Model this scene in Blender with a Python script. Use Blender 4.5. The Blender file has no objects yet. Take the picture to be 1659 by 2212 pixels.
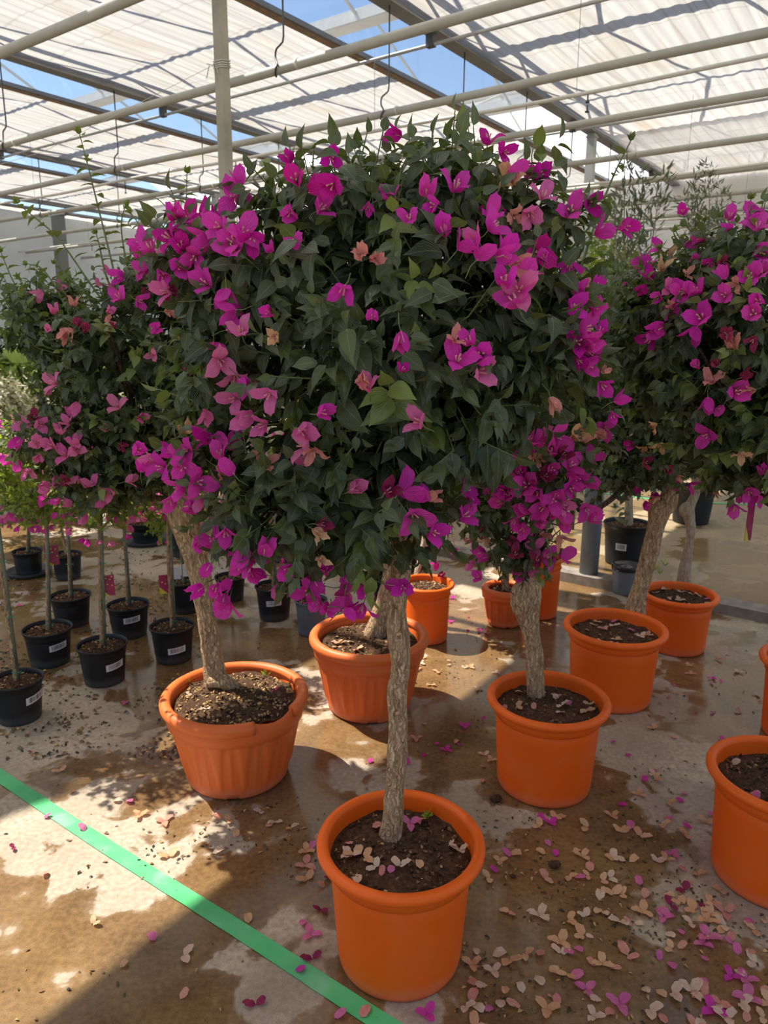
import bpy, math, random
import numpy as np
from mathutils import Vector, Matrix, noise
random.seed(7)
RNG = np.random.default_rng(11)
sc = bpy.context.scene
COL = sc.collection

# ------------------------------------------------------------------ camera
F_PX = 1579.0
PITCH = math.radians(13.31); ROLL = math.radians(0.45); YAW = math.radians(35.76)
EYE = np.array([0.0, 0.0, 1.6])
_fw = np.array([0, math.cos(PITCH), -math.sin(PITCH)])
_x0 = np.array([1.0, 0, 0]); _u0 = np.array([0, math.sin(PITCH), math.cos(PITCH)])
_X = math.cos(ROLL)*_x0 + math.sin(ROLL)*_u0
_U = -math.sin(ROLL)*_x0 + math.cos(ROLL)*_u0
cd = bpy.data.cameras.new('camera'); cam = bpy.data.objects.new('camera', cd); COL.objects.link(cam)
cd.sensor_width = 36.0; cd.lens = F_PX/2212*36.0; cd.clip_start = .02; cd.clip_end = 300
M = Matrix.Identity(4)
for i in range(3):
    M[i][0] = _X[i]; M[i][1] = _U[i]; M[i][2] = -_fw[i]; M[i][3] = EYE[i]
cam.matrix_world = M
cd.dof.use_dof = True; cd.dof.focus_distance = 1.5; cd.dof.aperture_fstop = 8.0
sc.camera = cam

# ------------------------------------------------------------------ light
SUN_DIR = Vector((0.578, -0.27, -1.0)).normalized()      # direction the light travels
w = bpy.data.worlds.new('World'); sc.world = w; w.use_nodes = True
wn = w.node_tree.nodes; wl = w.node_tree.links; wn.clear()
sky = wn.new('ShaderNodeTexSky'); sky.sky_type = 'NISHITA'; sky.sun_disc = False
sky.sun_elevation = math.asin(-SUN_DIR.z)
sky.sun_rotation = math.atan2(-SUN_DIR.x, -SUN_DIR.y)
sky.air_density = 1.0; sky.dust_density = 0.6; sky.ozone_density = 1.5
bg = wn.new('ShaderNodeBackground'); bg.inputs[1].default_value = 0.105
wo = wn.new('ShaderNodeOutputWorld'); wl.new(sky.outputs[0], bg.inputs[0]); wl.new(bg.outputs[0], wo.inputs[0])
sd = bpy.data.lights.new('sun', 'SUN'); sd.energy = 5.6; sd.angle = math.radians(0.55); sd.color = (1.0, .93, .82)
so = bpy.data.objects.new('sun', sd); COL.objects.link(so)
so.rotation_euler = SUN_DIR.to_track_quat('-Z', 'Y').to_euler(); so.location = (-6, 3, 12)
sc.view_settings.view_transform = 'Standard'; sc.view_settings.look = 'None'
sc.view_settings.gamma = 1; sc.view_settings.exposure = 0.80; sc.view_settings.use_curve_mapping = False
sc.cycles.max_bounces = 8; sc.cycles.transparent_max_bounces = 16
sc.cycles.diffuse_bounces = 4; sc.cycles.glossy_bounces = 3; sc.cycles.transmission_bounces = 6
sc.cycles.sample_clamp_indirect = 6.0
sc.cycles.use_denoising = True

# ------------------------------------------------------------------ geometry helpers
DU = np.array([math.sin(YAW), math.cos(YAW), 0.0]); DV = np.array([-math.cos(YAW), math.sin(YAW), 0.0])
def W(u, v, z): return DU*u + DV*v + np.array([0, 0, z])       # greenhouse grid -> world
def ray(px, py): return _fw + _X*(px-829.5)/F_PX + _U*(1106-py)/F_PX
def at_z(px, py, z):
    d = ray(px, py); return EYE + d*(z-EYE[2])/d[2]
def at_y(px, py, y):
    d = ray(px, py); return EYE + d*(y/d[1])
def unit(a): return a/(np.linalg.norm(a, axis=-1, keepdims=True)+1e-9)

def mesh(name, V, F, mats, smooth=True, uv=None, attr=None, midx=None):
    me = bpy.data.meshes.new(name)
    V = np.asarray(V, dtype=float)
    me.from_pydata(V.tolist() if len(V) < 1 else [tuple(v) for v in V.tolist()], [], F if isinstance(F, list) else F.tolist())
    for m in (mats if isinstance(mats, (list, tuple)) else [mats]): me.materials.append(m)
    if smooth: me.polygons.foreach_set('use_smooth', [True]*len(me.polygons))
    if midx is not None: me.polygons.foreach_set('material_index', list(midx))
    if uv is not None:
        li = np.zeros(len(me.loops), dtype=np.int32); me.loops.foreach_get('vertex_index', li)
        l = me.uv_layers.new(name='UVMap'); l.data.foreach_set('uv', np.asarray(uv)[li].astype(np.float32).ravel())
    if attr is not None:
        a = me.attributes.new('rnd', 'FLOAT_VECTOR', 'POINT'); a.data.foreach_set('vector', np.asarray(attr, dtype=np.float32).ravel())
    me.update()
    return me

def link(name, me, parent=None, loc=None):
    o = bpy.data.objects.new(name, me); COL.objects.link(o)
    if parent is not None:
        o.parent = parent
    if loc is not None: o.location = loc
    return o

def tag(o, label=None, cat=None, group=None, kind=None):
    if label: o['label'] = label
    if cat: o['category'] = cat
    if group: o['group'] = group
    if kind: o['kind'] = kind
    return o

def thing(name, label, cat, loc, group=None):
    o = bpy.data.objects.new(name, None); COL.objects.link(o); o.location = tuple(loc); o.empty_display_size = .1
    return tag(o, label, cat, group)

class MB:
    """collects world-space pieces into one mesh"""
    def __init__(s): s.V = []; s.F = []; s.n = 0; s.A = []; s.UV = []; s.M = []
    def add(s, V, F, m=0, uv=None, a=None):
        V = np.asarray(V, float); s.V.append(V)
        s.F += [tuple(i+s.n for i in f) for f in F]; s.M += [m]*len(F)
        s.UV.append(np.zeros((len(V), 2)) if uv is None else np.asarray(uv))
        s.A.append(np.zeros((len(V), 3)) if a is None else np.broadcast_to(np.asarray(a), (len(V), 3)))
        s.n += len(V); return s
    def box(s, c, ax, ay, az, hx, hy, hz, m=0):
        c = np.asarray(c); V = [c+ax*hx*i+ay*hy*j+az*hz*k for i in (-1, 1) for j in (-1, 1) for k in (-1, 1)]
        return s.add(V, [(0,1,3,2),(4,6,7,5),(0,4,5,1),(2,3,7,6),(0,2,6,4),(1,5,7,3)], m)
    def tube(s, pts, rad, seg=8, m=0, cap=True, wob=0.0, seed=0, a=None):
        pts = np.asarray(pts, float); n = len(pts)
        rad = np.full(n, rad) if np.isscalar(rad) else np.asarray(rad, float)
        t = unit(np.gradient(pts, axis=0)); ref = np.array([0, 0, 1.0]) if abs(t[0][2]) < .9 else np.array([1.0, 0, 0])
        V = []; uv = []; L = 0
        x = unit(np.cross(ref, t[0]))
        for i in range(n):
            x = x - t[i]*np.dot(x, t[i]); x = unit(x); y = np.cross(t[i], x)
            if i: L += np.linalg.norm(pts[i]-pts[i-1])
            for k in range(seg):
                an = 2*math.pi*k/seg; d = x*math.cos(an)+y*math.sin(an); r = rad[i]
                if wob:
                    r *= 1 + wob*noise.noise(Vector((math.cos(an)*1.6+seed, math.sin(an)*1.6, L*9))) \
                           + wob*.55*noise.noise(Vector((math.cos(an)*5+seed, math.sin(an)*5, L*22)))
                V.append(pts[i]+d*r); uv.append((k/seg, L))
        F = [(i*seg+k, i*seg+(k+1) % seg, (i+1)*seg+(k+1) % seg, (i+1)*seg+k) for i in range(n-1) for k in range(seg)]
        if cap: F += [tuple(range(seg))[::-1], tuple((n-1)*seg+k for k in range(seg))]
        return s.add(V, F, m, uv, a)
    def build(s, name, mats, parent=None, smooth=True, attr=False):
        V = np.concatenate(s.V)
        if parent is not None: V = V - np.array(parent_loc(parent))
        me = mesh(name, V, s.F, mats, smooth, np.concatenate(s.UV), np.concatenate(s.A) if attr else None, s.M)
        return link(name, me, parent)

def parent_loc(p):
    l = Vector((0, 0, 0))
    while p is not None: l = l + p.location; p = p.parent
    return l

def spline(P, n):
    """Catmull-Rom through rows of P (any dimension)"""
    P = np.asarray(P, float); P = np.vstack([2*P[0]-P[1], P, 2*P[-1]-P[-2]]); out = []; k = len(P)-3
    for i in range(n):
        t = i/(n-1)*k; j = min(int(t), k-1); t -= j; a, b, c, d = P[j:j+4]
        out.append(.5*((2*b)+(-a+c)*t+(2*a-5*b+4*c-d)*t*t+(-a+3*b-3*c+d)*t**3))
    return np.array(out)

def lathe(prof, seg=64, c=(0, 0, 0), mod=None, a0=0.0, a1=2*math.pi, caps=False):
    full = abs(a1-a0-2*math.pi) < 1e-6; m = seg if full else seg+1; V = []; F = []
    for i, (r, z) in enumerate(prof):
        for k in range(m):
            an = a0+(a1-a0)*k/seg; rr, zz = (r, z) if mod is None else mod(an, i, r, z)
            V.append((c[0]+rr*math.cos(an), c[1]+rr*math.sin(an), c[2]+zz))
    for i in range(len(prof)-1):
        for k in range(seg):
            k2 = (k+1) % m; F.append((i*m+k, i*m+k2, (i+1)*m+k2, (i+1)*m+k))
    if caps and not full:
        F.append(tuple(i*m for i in range(len(prof)))); F.append(tuple(i*m+seg for i in range(len(prof)))[::-1])
    return np.array(V), F

# ------------------------------------------------------------------ materials
def mat(name):
    m = bpy.data.materials.new(name); m.use_nodes = True; nt = m.node_tree; nt.nodes.clear()
    out = nt.nodes.new('ShaderNodeOutputMaterial'); return m, nt, out
def N(nt, t, **kw):
    n = nt.nodes.new(t)
    for k, v in kw.items():
        if k in n.inputs: n.inputs[k].default_value = v
        else: setattr(n, k, v)
    return n
def ramp(nt, fac, stops, interp='LINEAR'):
    r = nt.nodes.new('ShaderNodeValToRGB'); r.color_ramp.interpolation = interp
    e = r.color_ramp.elements
    while len(e) < len(stops): e.new(.5)
    for el, (p, c) in zip(e, stops): el.position = p; el.color = (*c, 1) if len(c) == 3 else c
    nt.links.new(fac, r.inputs[0]); return r
def mixc(nt, fac, a, b, mode='MIX'):
    m = nt.nodes.new('ShaderNodeMix'); m.data_type = 'RGBA'; m.blend_type = mode
    for s, v in ((0, fac), (6, a), (7, b)):
        if hasattr(v, 'links'): nt.links.new(v, m.inputs[s])
        else: m.inputs[s].default_value = v if s == 0 else ((*v, 1) if len(v) == 3 else v)
    return m.outputs[2]
def plain(name, col, rough=.5, metal=0., var=.0, scale=20, bump=0., spec=.5):
    m, nt, out = mat(name); b = N(nt, 'ShaderNodeBsdfPrincipled', Roughness=rough, Metallic=metal)
    b.inputs['Specular IOR Level'].default_value = spec
    g = N(nt, 'ShaderNodeNewGeometry'); nz = N(nt, 'ShaderNodeTexNoise', Scale=scale, Detail=5.)
    nt.links.new(g.outputs['Position'], nz.inputs['Vector'])
    c2 = tuple(c*(1-var) for c in col); c3 = tuple(min(1, c*(1+var*.6)) for c in col)
    r = ramp(nt, nz.outputs[0], [(.3, c2), (.7, c3)]); nt.links.new(r.outputs[0], b.inputs['Base Color'])
    if bump:
        bp = N(nt, 'ShaderNodeBump', Strength=bump, Distance=.003); nt.links.new(nz.outputs[0], bp.inputs['Height'])
        nt.links.new(bp.outputs[0], b.inputs['Normal'])
    nt.links.new(b.outputs[0], out.inputs[0]); return m

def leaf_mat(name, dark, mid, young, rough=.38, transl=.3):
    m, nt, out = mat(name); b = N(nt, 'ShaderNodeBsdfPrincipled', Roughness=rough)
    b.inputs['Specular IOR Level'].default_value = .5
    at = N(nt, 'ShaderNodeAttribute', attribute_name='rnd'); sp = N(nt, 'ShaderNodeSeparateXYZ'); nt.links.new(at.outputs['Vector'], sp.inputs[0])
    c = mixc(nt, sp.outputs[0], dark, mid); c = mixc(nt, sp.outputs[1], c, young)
    uv = N(nt, 'ShaderNodeUVMap'); su = N(nt, 'ShaderNodeSeparateXYZ'); nt.links.new(uv.outputs[0], su.inputs[0])
    # pale midrib
    ab = N(nt, 'ShaderNodeMath', operation='ABSOLUTE'); nt.links.new(su.outputs[0], ab.inputs[0])
    lr = ramp(nt, ab.outputs[0], [(0, (1, 1, 1)), (.09, (0, 0, 0))])
    mu = N(nt, 'ShaderNodeMath', operation='MULTIPLY'); mu.inputs[1].default_value = .6; nt.links.new(lr.outputs[0], mu.inputs[0])
    c = mixc(nt, mu.outputs[0], c, tuple(min(1, x*2.2+.03) for x in mid))
    nt.links.new(c, b.inputs['Base Color'])
    # side-vein bump
    wv = N(nt, 'ShaderNodeMath', operation='MULTIPLY_ADD'); wv.inputs[1].default_value = -.55; nt.links.new(ab.outputs[0], wv.inputs[0]); nt.links.new(su.outputs[1], wv.inputs[2])
    sn = N(nt, 'ShaderNodeMath', operation='MULTIPLY'); sn.inputs[1].default_value = 46.; nt.links.new(wv.outputs[0], sn.inputs[0])
    si = N(nt, 'ShaderNodeMath', operation='SINE'); nt.links.new(sn.outputs[0], si.inputs[0])
    bp = N(nt, 'ShaderNodeBump', Strength=.25, Distance=.001); nt.links.new(si.outputs[0], bp.inputs['Height']); nt.links.new(bp.outputs[0], b.inputs['Normal'])
    tr = N(nt, 'ShaderNodeBsdfTranslucent'); tc = mixc(nt, .55, c, tuple(min(1, x) for x in (young[0]*1.3, young[1]*1.3, young[2])))
    nt.links.new(tc, tr.inputs[0]); mx = N(nt, 'ShaderNodeMixShader'); mx.inputs[0].default_value = transl
    nt.links.new(b.outputs[0], mx.inputs[1]); nt.links.new(tr.outputs[0], mx.inputs[2]); nt.links.new(mx.outputs[0], out.inputs[0]); return m

def bract_mat(name, c1, c2, vein, transl=.42, rough=.55):
    m, nt, out = mat(name); b = N(nt, 'ShaderNodeBsdfPrincipled', Roughness=rough)
    b.inputs['Specular IOR Level'].default_value = .25
    oi = N(nt, 'ShaderNodeObjectInfo'); c = mixc(nt, oi.outputs['Random'], c1, c2)
    at = N(nt, 'ShaderNodeAttribute', attribute_name='rnd'); sp = N(nt, 'ShaderNodeSeparateXYZ'); nt.links.new(at.outputs['Vector'], sp.inputs[0])
    c = mixc(nt, sp.outputs[0], c, c2)
    uv = N(nt, 'ShaderNodeUVMap'); su = N(nt, 'ShaderNodeSeparateXYZ'); nt.links.new(uv.outputs[0], su.inputs[0])
    ab = N(nt, 'ShaderNodeMath', operation='ABSOLUTE'); nt.links.new(su.outputs[0], ab.inputs[0])
    lr = ramp(nt, ab.outputs[0], [(0, (1, 1, 1)), (.07, (0, 0, 0))])
    nz = N(nt, 'ShaderNodeTexNoise', Scale=3., Detail=2.); nt.links.new(uv.outputs[0], nz.inputs['Vector'])
    wv = N(nt, 'ShaderNodeMath', operation='MULTIPLY_ADD'); wv.inputs[1].default_value = -.8; nt.links.new(ab.outputs[0], wv.inputs[0]); nt.links.new(su.outputs[1], wv.inputs[2])
    ad = N(nt, 'ShaderNodeMath', operation='MULTIPLY_ADD'); ad.inputs[1].default_value = .35; nt.links.new(nz.outputs[0], ad.inputs[0]); nt.links.new(wv.outputs[0], ad.inputs[2])
    sn = N(nt, 'ShaderNodeMath', operation='MULTIPLY'); sn.inputs[1].default_value = 32.; nt.links.new(ad.outputs[0], sn.inputs[0])
    si = N(nt, 'ShaderNodeMath', operation='SINE'); nt.links.new(sn.outputs[0], si.inputs[0])
    vr = ramp(nt, si.outputs[0], [(.8, (0, 0, 0)), (1., (.6, .6, .6))])
    mxv = N(nt, 'ShaderNodeMath', operation='MAXIMUM'); nt.links.new(vr.outputs[0], mxv.inputs[0]); nt.links.new(lr.outputs[0], mxv.inputs[1])
    mu = N(nt, 'ShaderNodeMath', operation='MULTIPLY'); mu.inputs[1].default_value = .38; nt.links.new(mxv.outputs[0], mu.inputs[0])
    c = mixc(nt, mu.outputs[0], c, vein); nt.links.new(c, b.inputs['Base Color'])
    bp = N(nt, 'ShaderNodeBump', Strength=.5, Distance=.0012); nt.links.new(si.outputs[0], bp.inputs['Height']); nt.links.new(bp.outputs[0], b.inputs['Normal'])
    tr = N(nt, 'ShaderNodeBsdfTranslucent'); nt.links.new(c, tr.inputs[0]); mx = N(nt, 'ShaderNodeMixShader'); mx.inputs[0].default_value = transl
    nt.links.new(b.outputs[0], mx.inputs[1]); nt.links.new(tr.outputs[0], mx.inputs[2]); nt.links.new(mx.outputs[0], out.inputs[0]); return m

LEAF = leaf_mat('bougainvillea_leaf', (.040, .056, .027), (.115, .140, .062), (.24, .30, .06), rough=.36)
LEAF_LIT = leaf_mat('sunlit_light_green_leaf', (.06, .11, .02), (.17, .25, .04), (.38, .46, .06), transl=.45)  # lighter green, also paints sunlight into the small plants' leaves
LEAF_PALE = leaf_mat('variegated_leaf', (.16, .18, .07), (.62, .56, .40), (.72, .66, .48), transl=.3)
LEAF_FRESH = leaf_mat('fresh_green_leaf', (.10, .16, .03), (.24, .33, .07), (.40, .50, .10), transl=.4)
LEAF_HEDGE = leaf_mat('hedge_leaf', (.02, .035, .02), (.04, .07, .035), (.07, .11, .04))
LEAF_OLIVE = leaf_mat('olive_leaf', (.055, .080, .045), (.13, .17, .10), (.22, .25, .13), transl=.3)
BR = {
 'm': bract_mat('bract_magenta', (.88, .040, .58), (.93, .085, .54), (.48, .008, .24)),
 'd': bract_mat('bract_deep_magenta', (.76, .014, .46), (.84, .028, .38), (.40, .004, .17)),
 'p': bract_mat('bract_pink', (.93, .17, .54), (.92, .26, .48), (.62, .06, .30)),
 's': bract_mat('bract_faded_salmon', (.88, .33, .30), (.86, .42, .30), (.58, .18, .14), transl=.35),
 't': bract_mat('bract_dried_tan', (.90, .60, .36), (.86, .46, .24), (.60, .33, .16), transl=.3),
 'r': bract_mat('bract_dull_red', (.34, .02, .10), (.42, .05, .13), (.2, .01, .05)),
 'w': bract_mat('bract_bleached', (.88, .70, .50), (.90, .62, .46), (.62, .40, .27), transl=.3),
}
STAMEN = plain('stamen_cream', (.72, .36, .32), .6)
STEM = plain('green_stem', (.16, .20, .07), .6, var=.3)
STEM_DK = plain('brown_twig', (.13, .085, .05), .75, var=.4)

def bark_mat(name, a, b_, c_):
    m, nt, out = mat(name); b = N(nt, 'ShaderNodeBsdfPrincipled', Roughness=.85)
    b.inputs['Specular IOR Level'].default_value = .2
    uv = N(nt, 'ShaderNodeUVMap'); mp = N(nt, 'ShaderNodeMapping'); mp.inputs['Scale'].default_value = (9, 16, 1)
    nt.links.new(uv.outputs[0], mp.inputs[0])
    g = N(nt, 'ShaderNodeNewGeometry'); m2 = N(nt, 'ShaderNodeMapping'); m2.inputs['Scale'].default_value = (110, 110, 20)
    n0 = N(nt, 'ShaderNodeTexNoise', Scale=38., Detail=3.); nt.links.new(g.outputs['Position'], n0.inputs['Vector'])
    va = N(nt, 'ShaderNodeVectorMath', operation='MULTIPLY_ADD'); va.inputs[1].default_value = (.028, .028, .05); nt.links.new(n0.outputs['Color'], va.inputs[0]); nt.links.new(g.outputs['Position'], va.inputs[2])
    nt.links.new(va.outputs[0], m2.inputs[0])
    n1 = N(nt, 'ShaderNodeTexNoise', Scale=1., Detail=6., Distortion=.8); nt.links.new(m2.outputs[0], n1.inputs['Vector'])
    vo = N(nt, 'ShaderNodeTexVoronoi', Scale=.75, feature='DISTANCE_TO_EDGE'); nt.links.new(m2.outputs[0], vo.inputs['Vector'])
    vr = ramp(nt, vo.outputs[0], [(0, (.42, .42, .42)), (.22, (1, 1, 1))])
    r = ramp(nt, n1.outputs[0], [(.28, a), (.5, b_), (.75, c_)])
    col = mixc(nt, vr.outputs[0], a, r.outputs[0]); nt.links.new(col, b.inputs['Base Color'])
    ad = N(nt, 'ShaderNodeMath', operation='MULTIPLY_ADD'); ad.inputs[1].default_value = .8
    nt.links.new(vr.outputs[0], ad.inputs[0]); nt.links.new(n1.outputs[0], ad.inputs[2])
    bp = N(nt, 'ShaderNodeBump', Strength=1., Distance=.006); nt.links.new(ad.outputs[0], bp.inputs['Height']); nt.links.new(bp.outputs[0], b.inputs['Normal'])
    nt.links.new(b.outputs[0], out.inputs[0]); return m
BARK = bark_mat('trunk_bark', (.18, .092, .042), (.56, .37, .21), (.82, .60, .37))
BARK_PALE = bark_mat('pale_trunk_bark', (.34, .24, .15), (.52, .42, .30), (.62, .53, .41))
BARK_DK = bark_mat('dark_branch_bark', (.045, .025, .016), (.12, .07, .045), (.2, .13, .09))

def pot_mat(name, col, dusty, rough=.48):
    m, nt, out = mat(name); b = N(nt, 'ShaderNodeBsdfPrincipled', Roughness=rough)
    b.inputs['Specular IOR Level'].default_value = .35
    g = N(nt, 'ShaderNodeNewGeometry'); n1 = N(nt, 'ShaderNodeTexNoise', Scale=9., Detail=6.); nt.links.new(g.outputs['Position'], n1.inputs['Vector'])
    n2 = N(nt, 'ShaderNodeTexNoise', Scale=140., Detail=3.); nt.links.new(g.outputs['Position'], n2.inputs['Vector'])
    r = ramp(nt, n1.outputs[0], [(.45, (0, 0, 0)), (.8, (.5, .5, .5))]); c = mixc(nt, r.outputs[0], col, dusty)
    # splash of dust and mud close to the foot of the pot
    sp = N(nt, 'ShaderNodeSeparateXYZ'); nt.links.new(g.outputs['Position'], sp.inputs[0])
    ad = N(nt, 'ShaderNodeMath', operation='MULTIPLY_ADD'); ad.inputs[1].default_value = -.05; nt.links.new(n1.outputs[0], ad.inputs[0]); nt.links.new(sp.outputs[2], ad.inputs[2])
    r2 = ramp(nt, ad.outputs[0], [(0, (.3, .3, .3)), (.03, (0, 0, 0))]); c = mixc(nt, r2.outputs[0], c, tuple(x*.6+.12 for x in dusty))
    sr = ramp(nt, n2.outputs[0], [(.735, (0, 0, 0)), (.76, (.5, .5, .5))]); c = mixc(nt, sr.outputs[0], c, tuple(x*.35 for x in col))
    nt.links.new(c, b.inputs['Base Color'])
    bp = N(nt, 'ShaderNodeBump', Strength=.12, Distance=.001); nt.links.new(n2.outputs[0], bp.inputs['Height']); nt.links.new(bp.outputs[0], b.inputs['Normal'])
    nt.links.new(b.outputs[0], out.inputs[0]); return m
POT = pot_mat('orange_plastic', (.93, .130, .004), (.90, .18, .03))
POT_T = pot_mat('terracotta_plastic', (.80, .155, .030), (.82, .22, .07))
POT_K = pot_mat('black_plastic', (.012, .013, .015), (.035, .037, .04), .5)
POT_G = pot_mat('grey_blue_plastic', (.10, .125, .15), (.16, .19, .21), .5)
PVC = plain('grey_pvc', (.17, .20, .235), .45, var=.12, scale=6)
SOIL = plain('potting_soil', (.085, .043, .022), .95, var=.6, scale=90, bump=1., spec=.2)
CHIP = plain('bark_chip_brown', (.20, .105, .045), .85, var=.6, scale=60)
CHIP_L = plain('golden_chip', (.50, .30, .12), .8, var=.4, scale=50)
STICK = plain('white_sticker', (.72, .72, .72), .5); INK = plain('black_ink', (.015, .015, .015), .5)
TAGM = plain('tag_magenta_print', (.32, .008, .085), .35, var=.4, scale=60); TAGY = plain('tag_yellow_print', (.52, .48, .03), .4); TAGD = plain('tag_flower_print', (.75, .50, .12), .4)
TIE = plain('green_tie', (.02, .30, .17), .5); STAKE = plain('green_cane', (.13, .16, .11), .6, var=.3)
GALV = plain('galvanised_steel', (.42, .43, .42), .5, .2, var=.15, scale=8)
POSTM = plain('galvanised_post', (.40, .36, .28), .55, .15, var=.22, scale=5)
BEAMM = plain('beam_grey_steel', (.26, .255, .25), .5, .3, var=.15, scale=4)
PIPEM = plain('grey_painted_pipe', (.44, .43, .38), .45, .0, var=.10, scale=5)
PIPEL = plain('white_pipe', (.68, .66, .60), .45, .0, var=.08, scale=5)
DARKM = plain('dark_metal', (.09, .09, .09), .5, .4)
BROWNA = plain('brown_aluminium', (.33, .22, .13), .5, .0, var=.3, scale=10)
WHITEA = plain('white_aluminium', (.74, .75, .73), .45, .0, var=.06, scale=8)
CONC = plain('kerb_concrete', (.26, .22, .18), .9, var=.35, scale=14, bump=.6)
SLATE = plain('kerb_wet_stone', (.10, .085, .07), .6, var=.4, scale=12, bump=.6)

def floor_mat():
    m, nt, out = mat('wet_concrete'); b = N(nt, 'ShaderNodeBsdfPrincipled'); b.inputs['Specular IOR Level'].default_value = .5
    g = N(nt, 'ShaderNodeNewGeometry'); P = g.outputs['Position']
    def nz(scale, det=6., dist=0.):
        n = N(nt, 'ShaderNodeTexNoise', Scale=scale, Detail=det, Distortion=dist); nt.links.new(P, n.inputs['Vector']); return n.outputs[0]
    big = nz(1.25, 7., .35); mid = nz(5.5, 8., .6); fine = nz(60., 6.); grit = nz(260., 3.)
    ad = N(nt, 'ShaderNodeMath', operation='MULTIPLY_ADD'); ad.inputs[1].default_value = .38; nt.links.new(mid, ad.inputs[0]); nt.links.new(big, ad.inputs[2])
    wet = ramp(nt, ad.outputs[0], [(.70, (1, 1, 1)), (.725, (.85, .85, .85)), (.742, (0, 0, 0))]).outputs[0]      # 1 = wet
    dry = ramp(nt, fine, [(.25, (.33, .245, .165)), (.5, (.46, .365, .265)), (.8, (.59, .49, .38))]).outputs[0]
    stain = ramp(nt, nz(2.6, 5., .4), [(.42, (0, 0, 0)), (.66, (.75, .75, .75))]).outputs[0]
    dry = mixc(nt, stain, dry, (.30, .235, .165))
    wetc = ramp(nt, mid, [(.3, (.13, .070, .030)), (.5, (.23, .130, .052)), (.72, (.34, .20, .082))]).outputs[0]
    wetc = mixc(nt, .5, wetc, ramp(nt, fine, [(.3, (.11, .062, .028)), (.7, (.28, .17, .075))]).outputs[0])
    # algae tinted concrete on the far, raised part
    sp = N(nt, 'ShaderNodeVectorMath', operation='DOT_PRODUCT'); nt.links.new(P, sp.inputs[0]); sp.inputs[1].default_value = tuple(DU)
    c = mixc(nt, wet, dry, wetc)
    alg = ramp(nt, sp.outputs['Value'], [(.0, (0, 0, 0)), (.999, (0, 0, 0))])
    mr = N(nt, 'ShaderNodeMapRange'); mr.inputs[1].default_value = 4.6; mr.inputs[2].default_value = 5.4; mr.inputs[4].default_value = .55
    nt.links.new(sp.outputs['Value'], mr.inputs[0]); c = mixc(nt, mr.outputs[0], c, (.27, .19, .075))
    gr = ramp(nt, grit, [(.3, (.82, .82, .82)), (.7, (1.1, 1.1, 1.1))]).outputs[0]; c = mixc(nt, 1., c, gr, 'MULTIPLY')
    nt.links.new(c, b.inputs['Base Color'])
    rr = N(nt, 'ShaderNodeMapRange'); rr.inputs[3].default_value = .75; rr.inputs[4].default_value = .13; nt.links.new(wet, rr.inputs[0])
    ra = N(nt, 'ShaderNodeMath', operation='MULTIPLY_ADD'); ra.inputs[1].default_value = .30; nt.links.new(mid, ra.inputs[0]); nt.links.new(rr.outputs[0], ra.inputs[2])
    rs = N(nt, 'ShaderNodeMath', operation='SUBTRACT'); rs.inputs[1].default_value = .12; nt.links.new(ra.outputs[0], rs.inputs[0])
    nt.links.new(rs.outputs[0], b.inputs['Roughness'])
    bp = N(nt, 'ShaderNodeBump', Strength=.22, Distance=.004); nt.links.new(fine, bp.inputs['Height'])
    iv = N(nt, 'ShaderNodeMapRange'); iv.inputs[3].default_value = .35; iv.inputs[4].default_value = .06; nt.links.new(wet, iv.inputs[0]); nt.links.new(iv.outputs[0], bp.inputs['Strength'])
    nt.links.new(bp.outputs[0], b.inputs['Normal'])
    nt.links.new(b.outputs[0], out.inputs[0]); return m
FLOOR = floor_mat()

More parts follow.
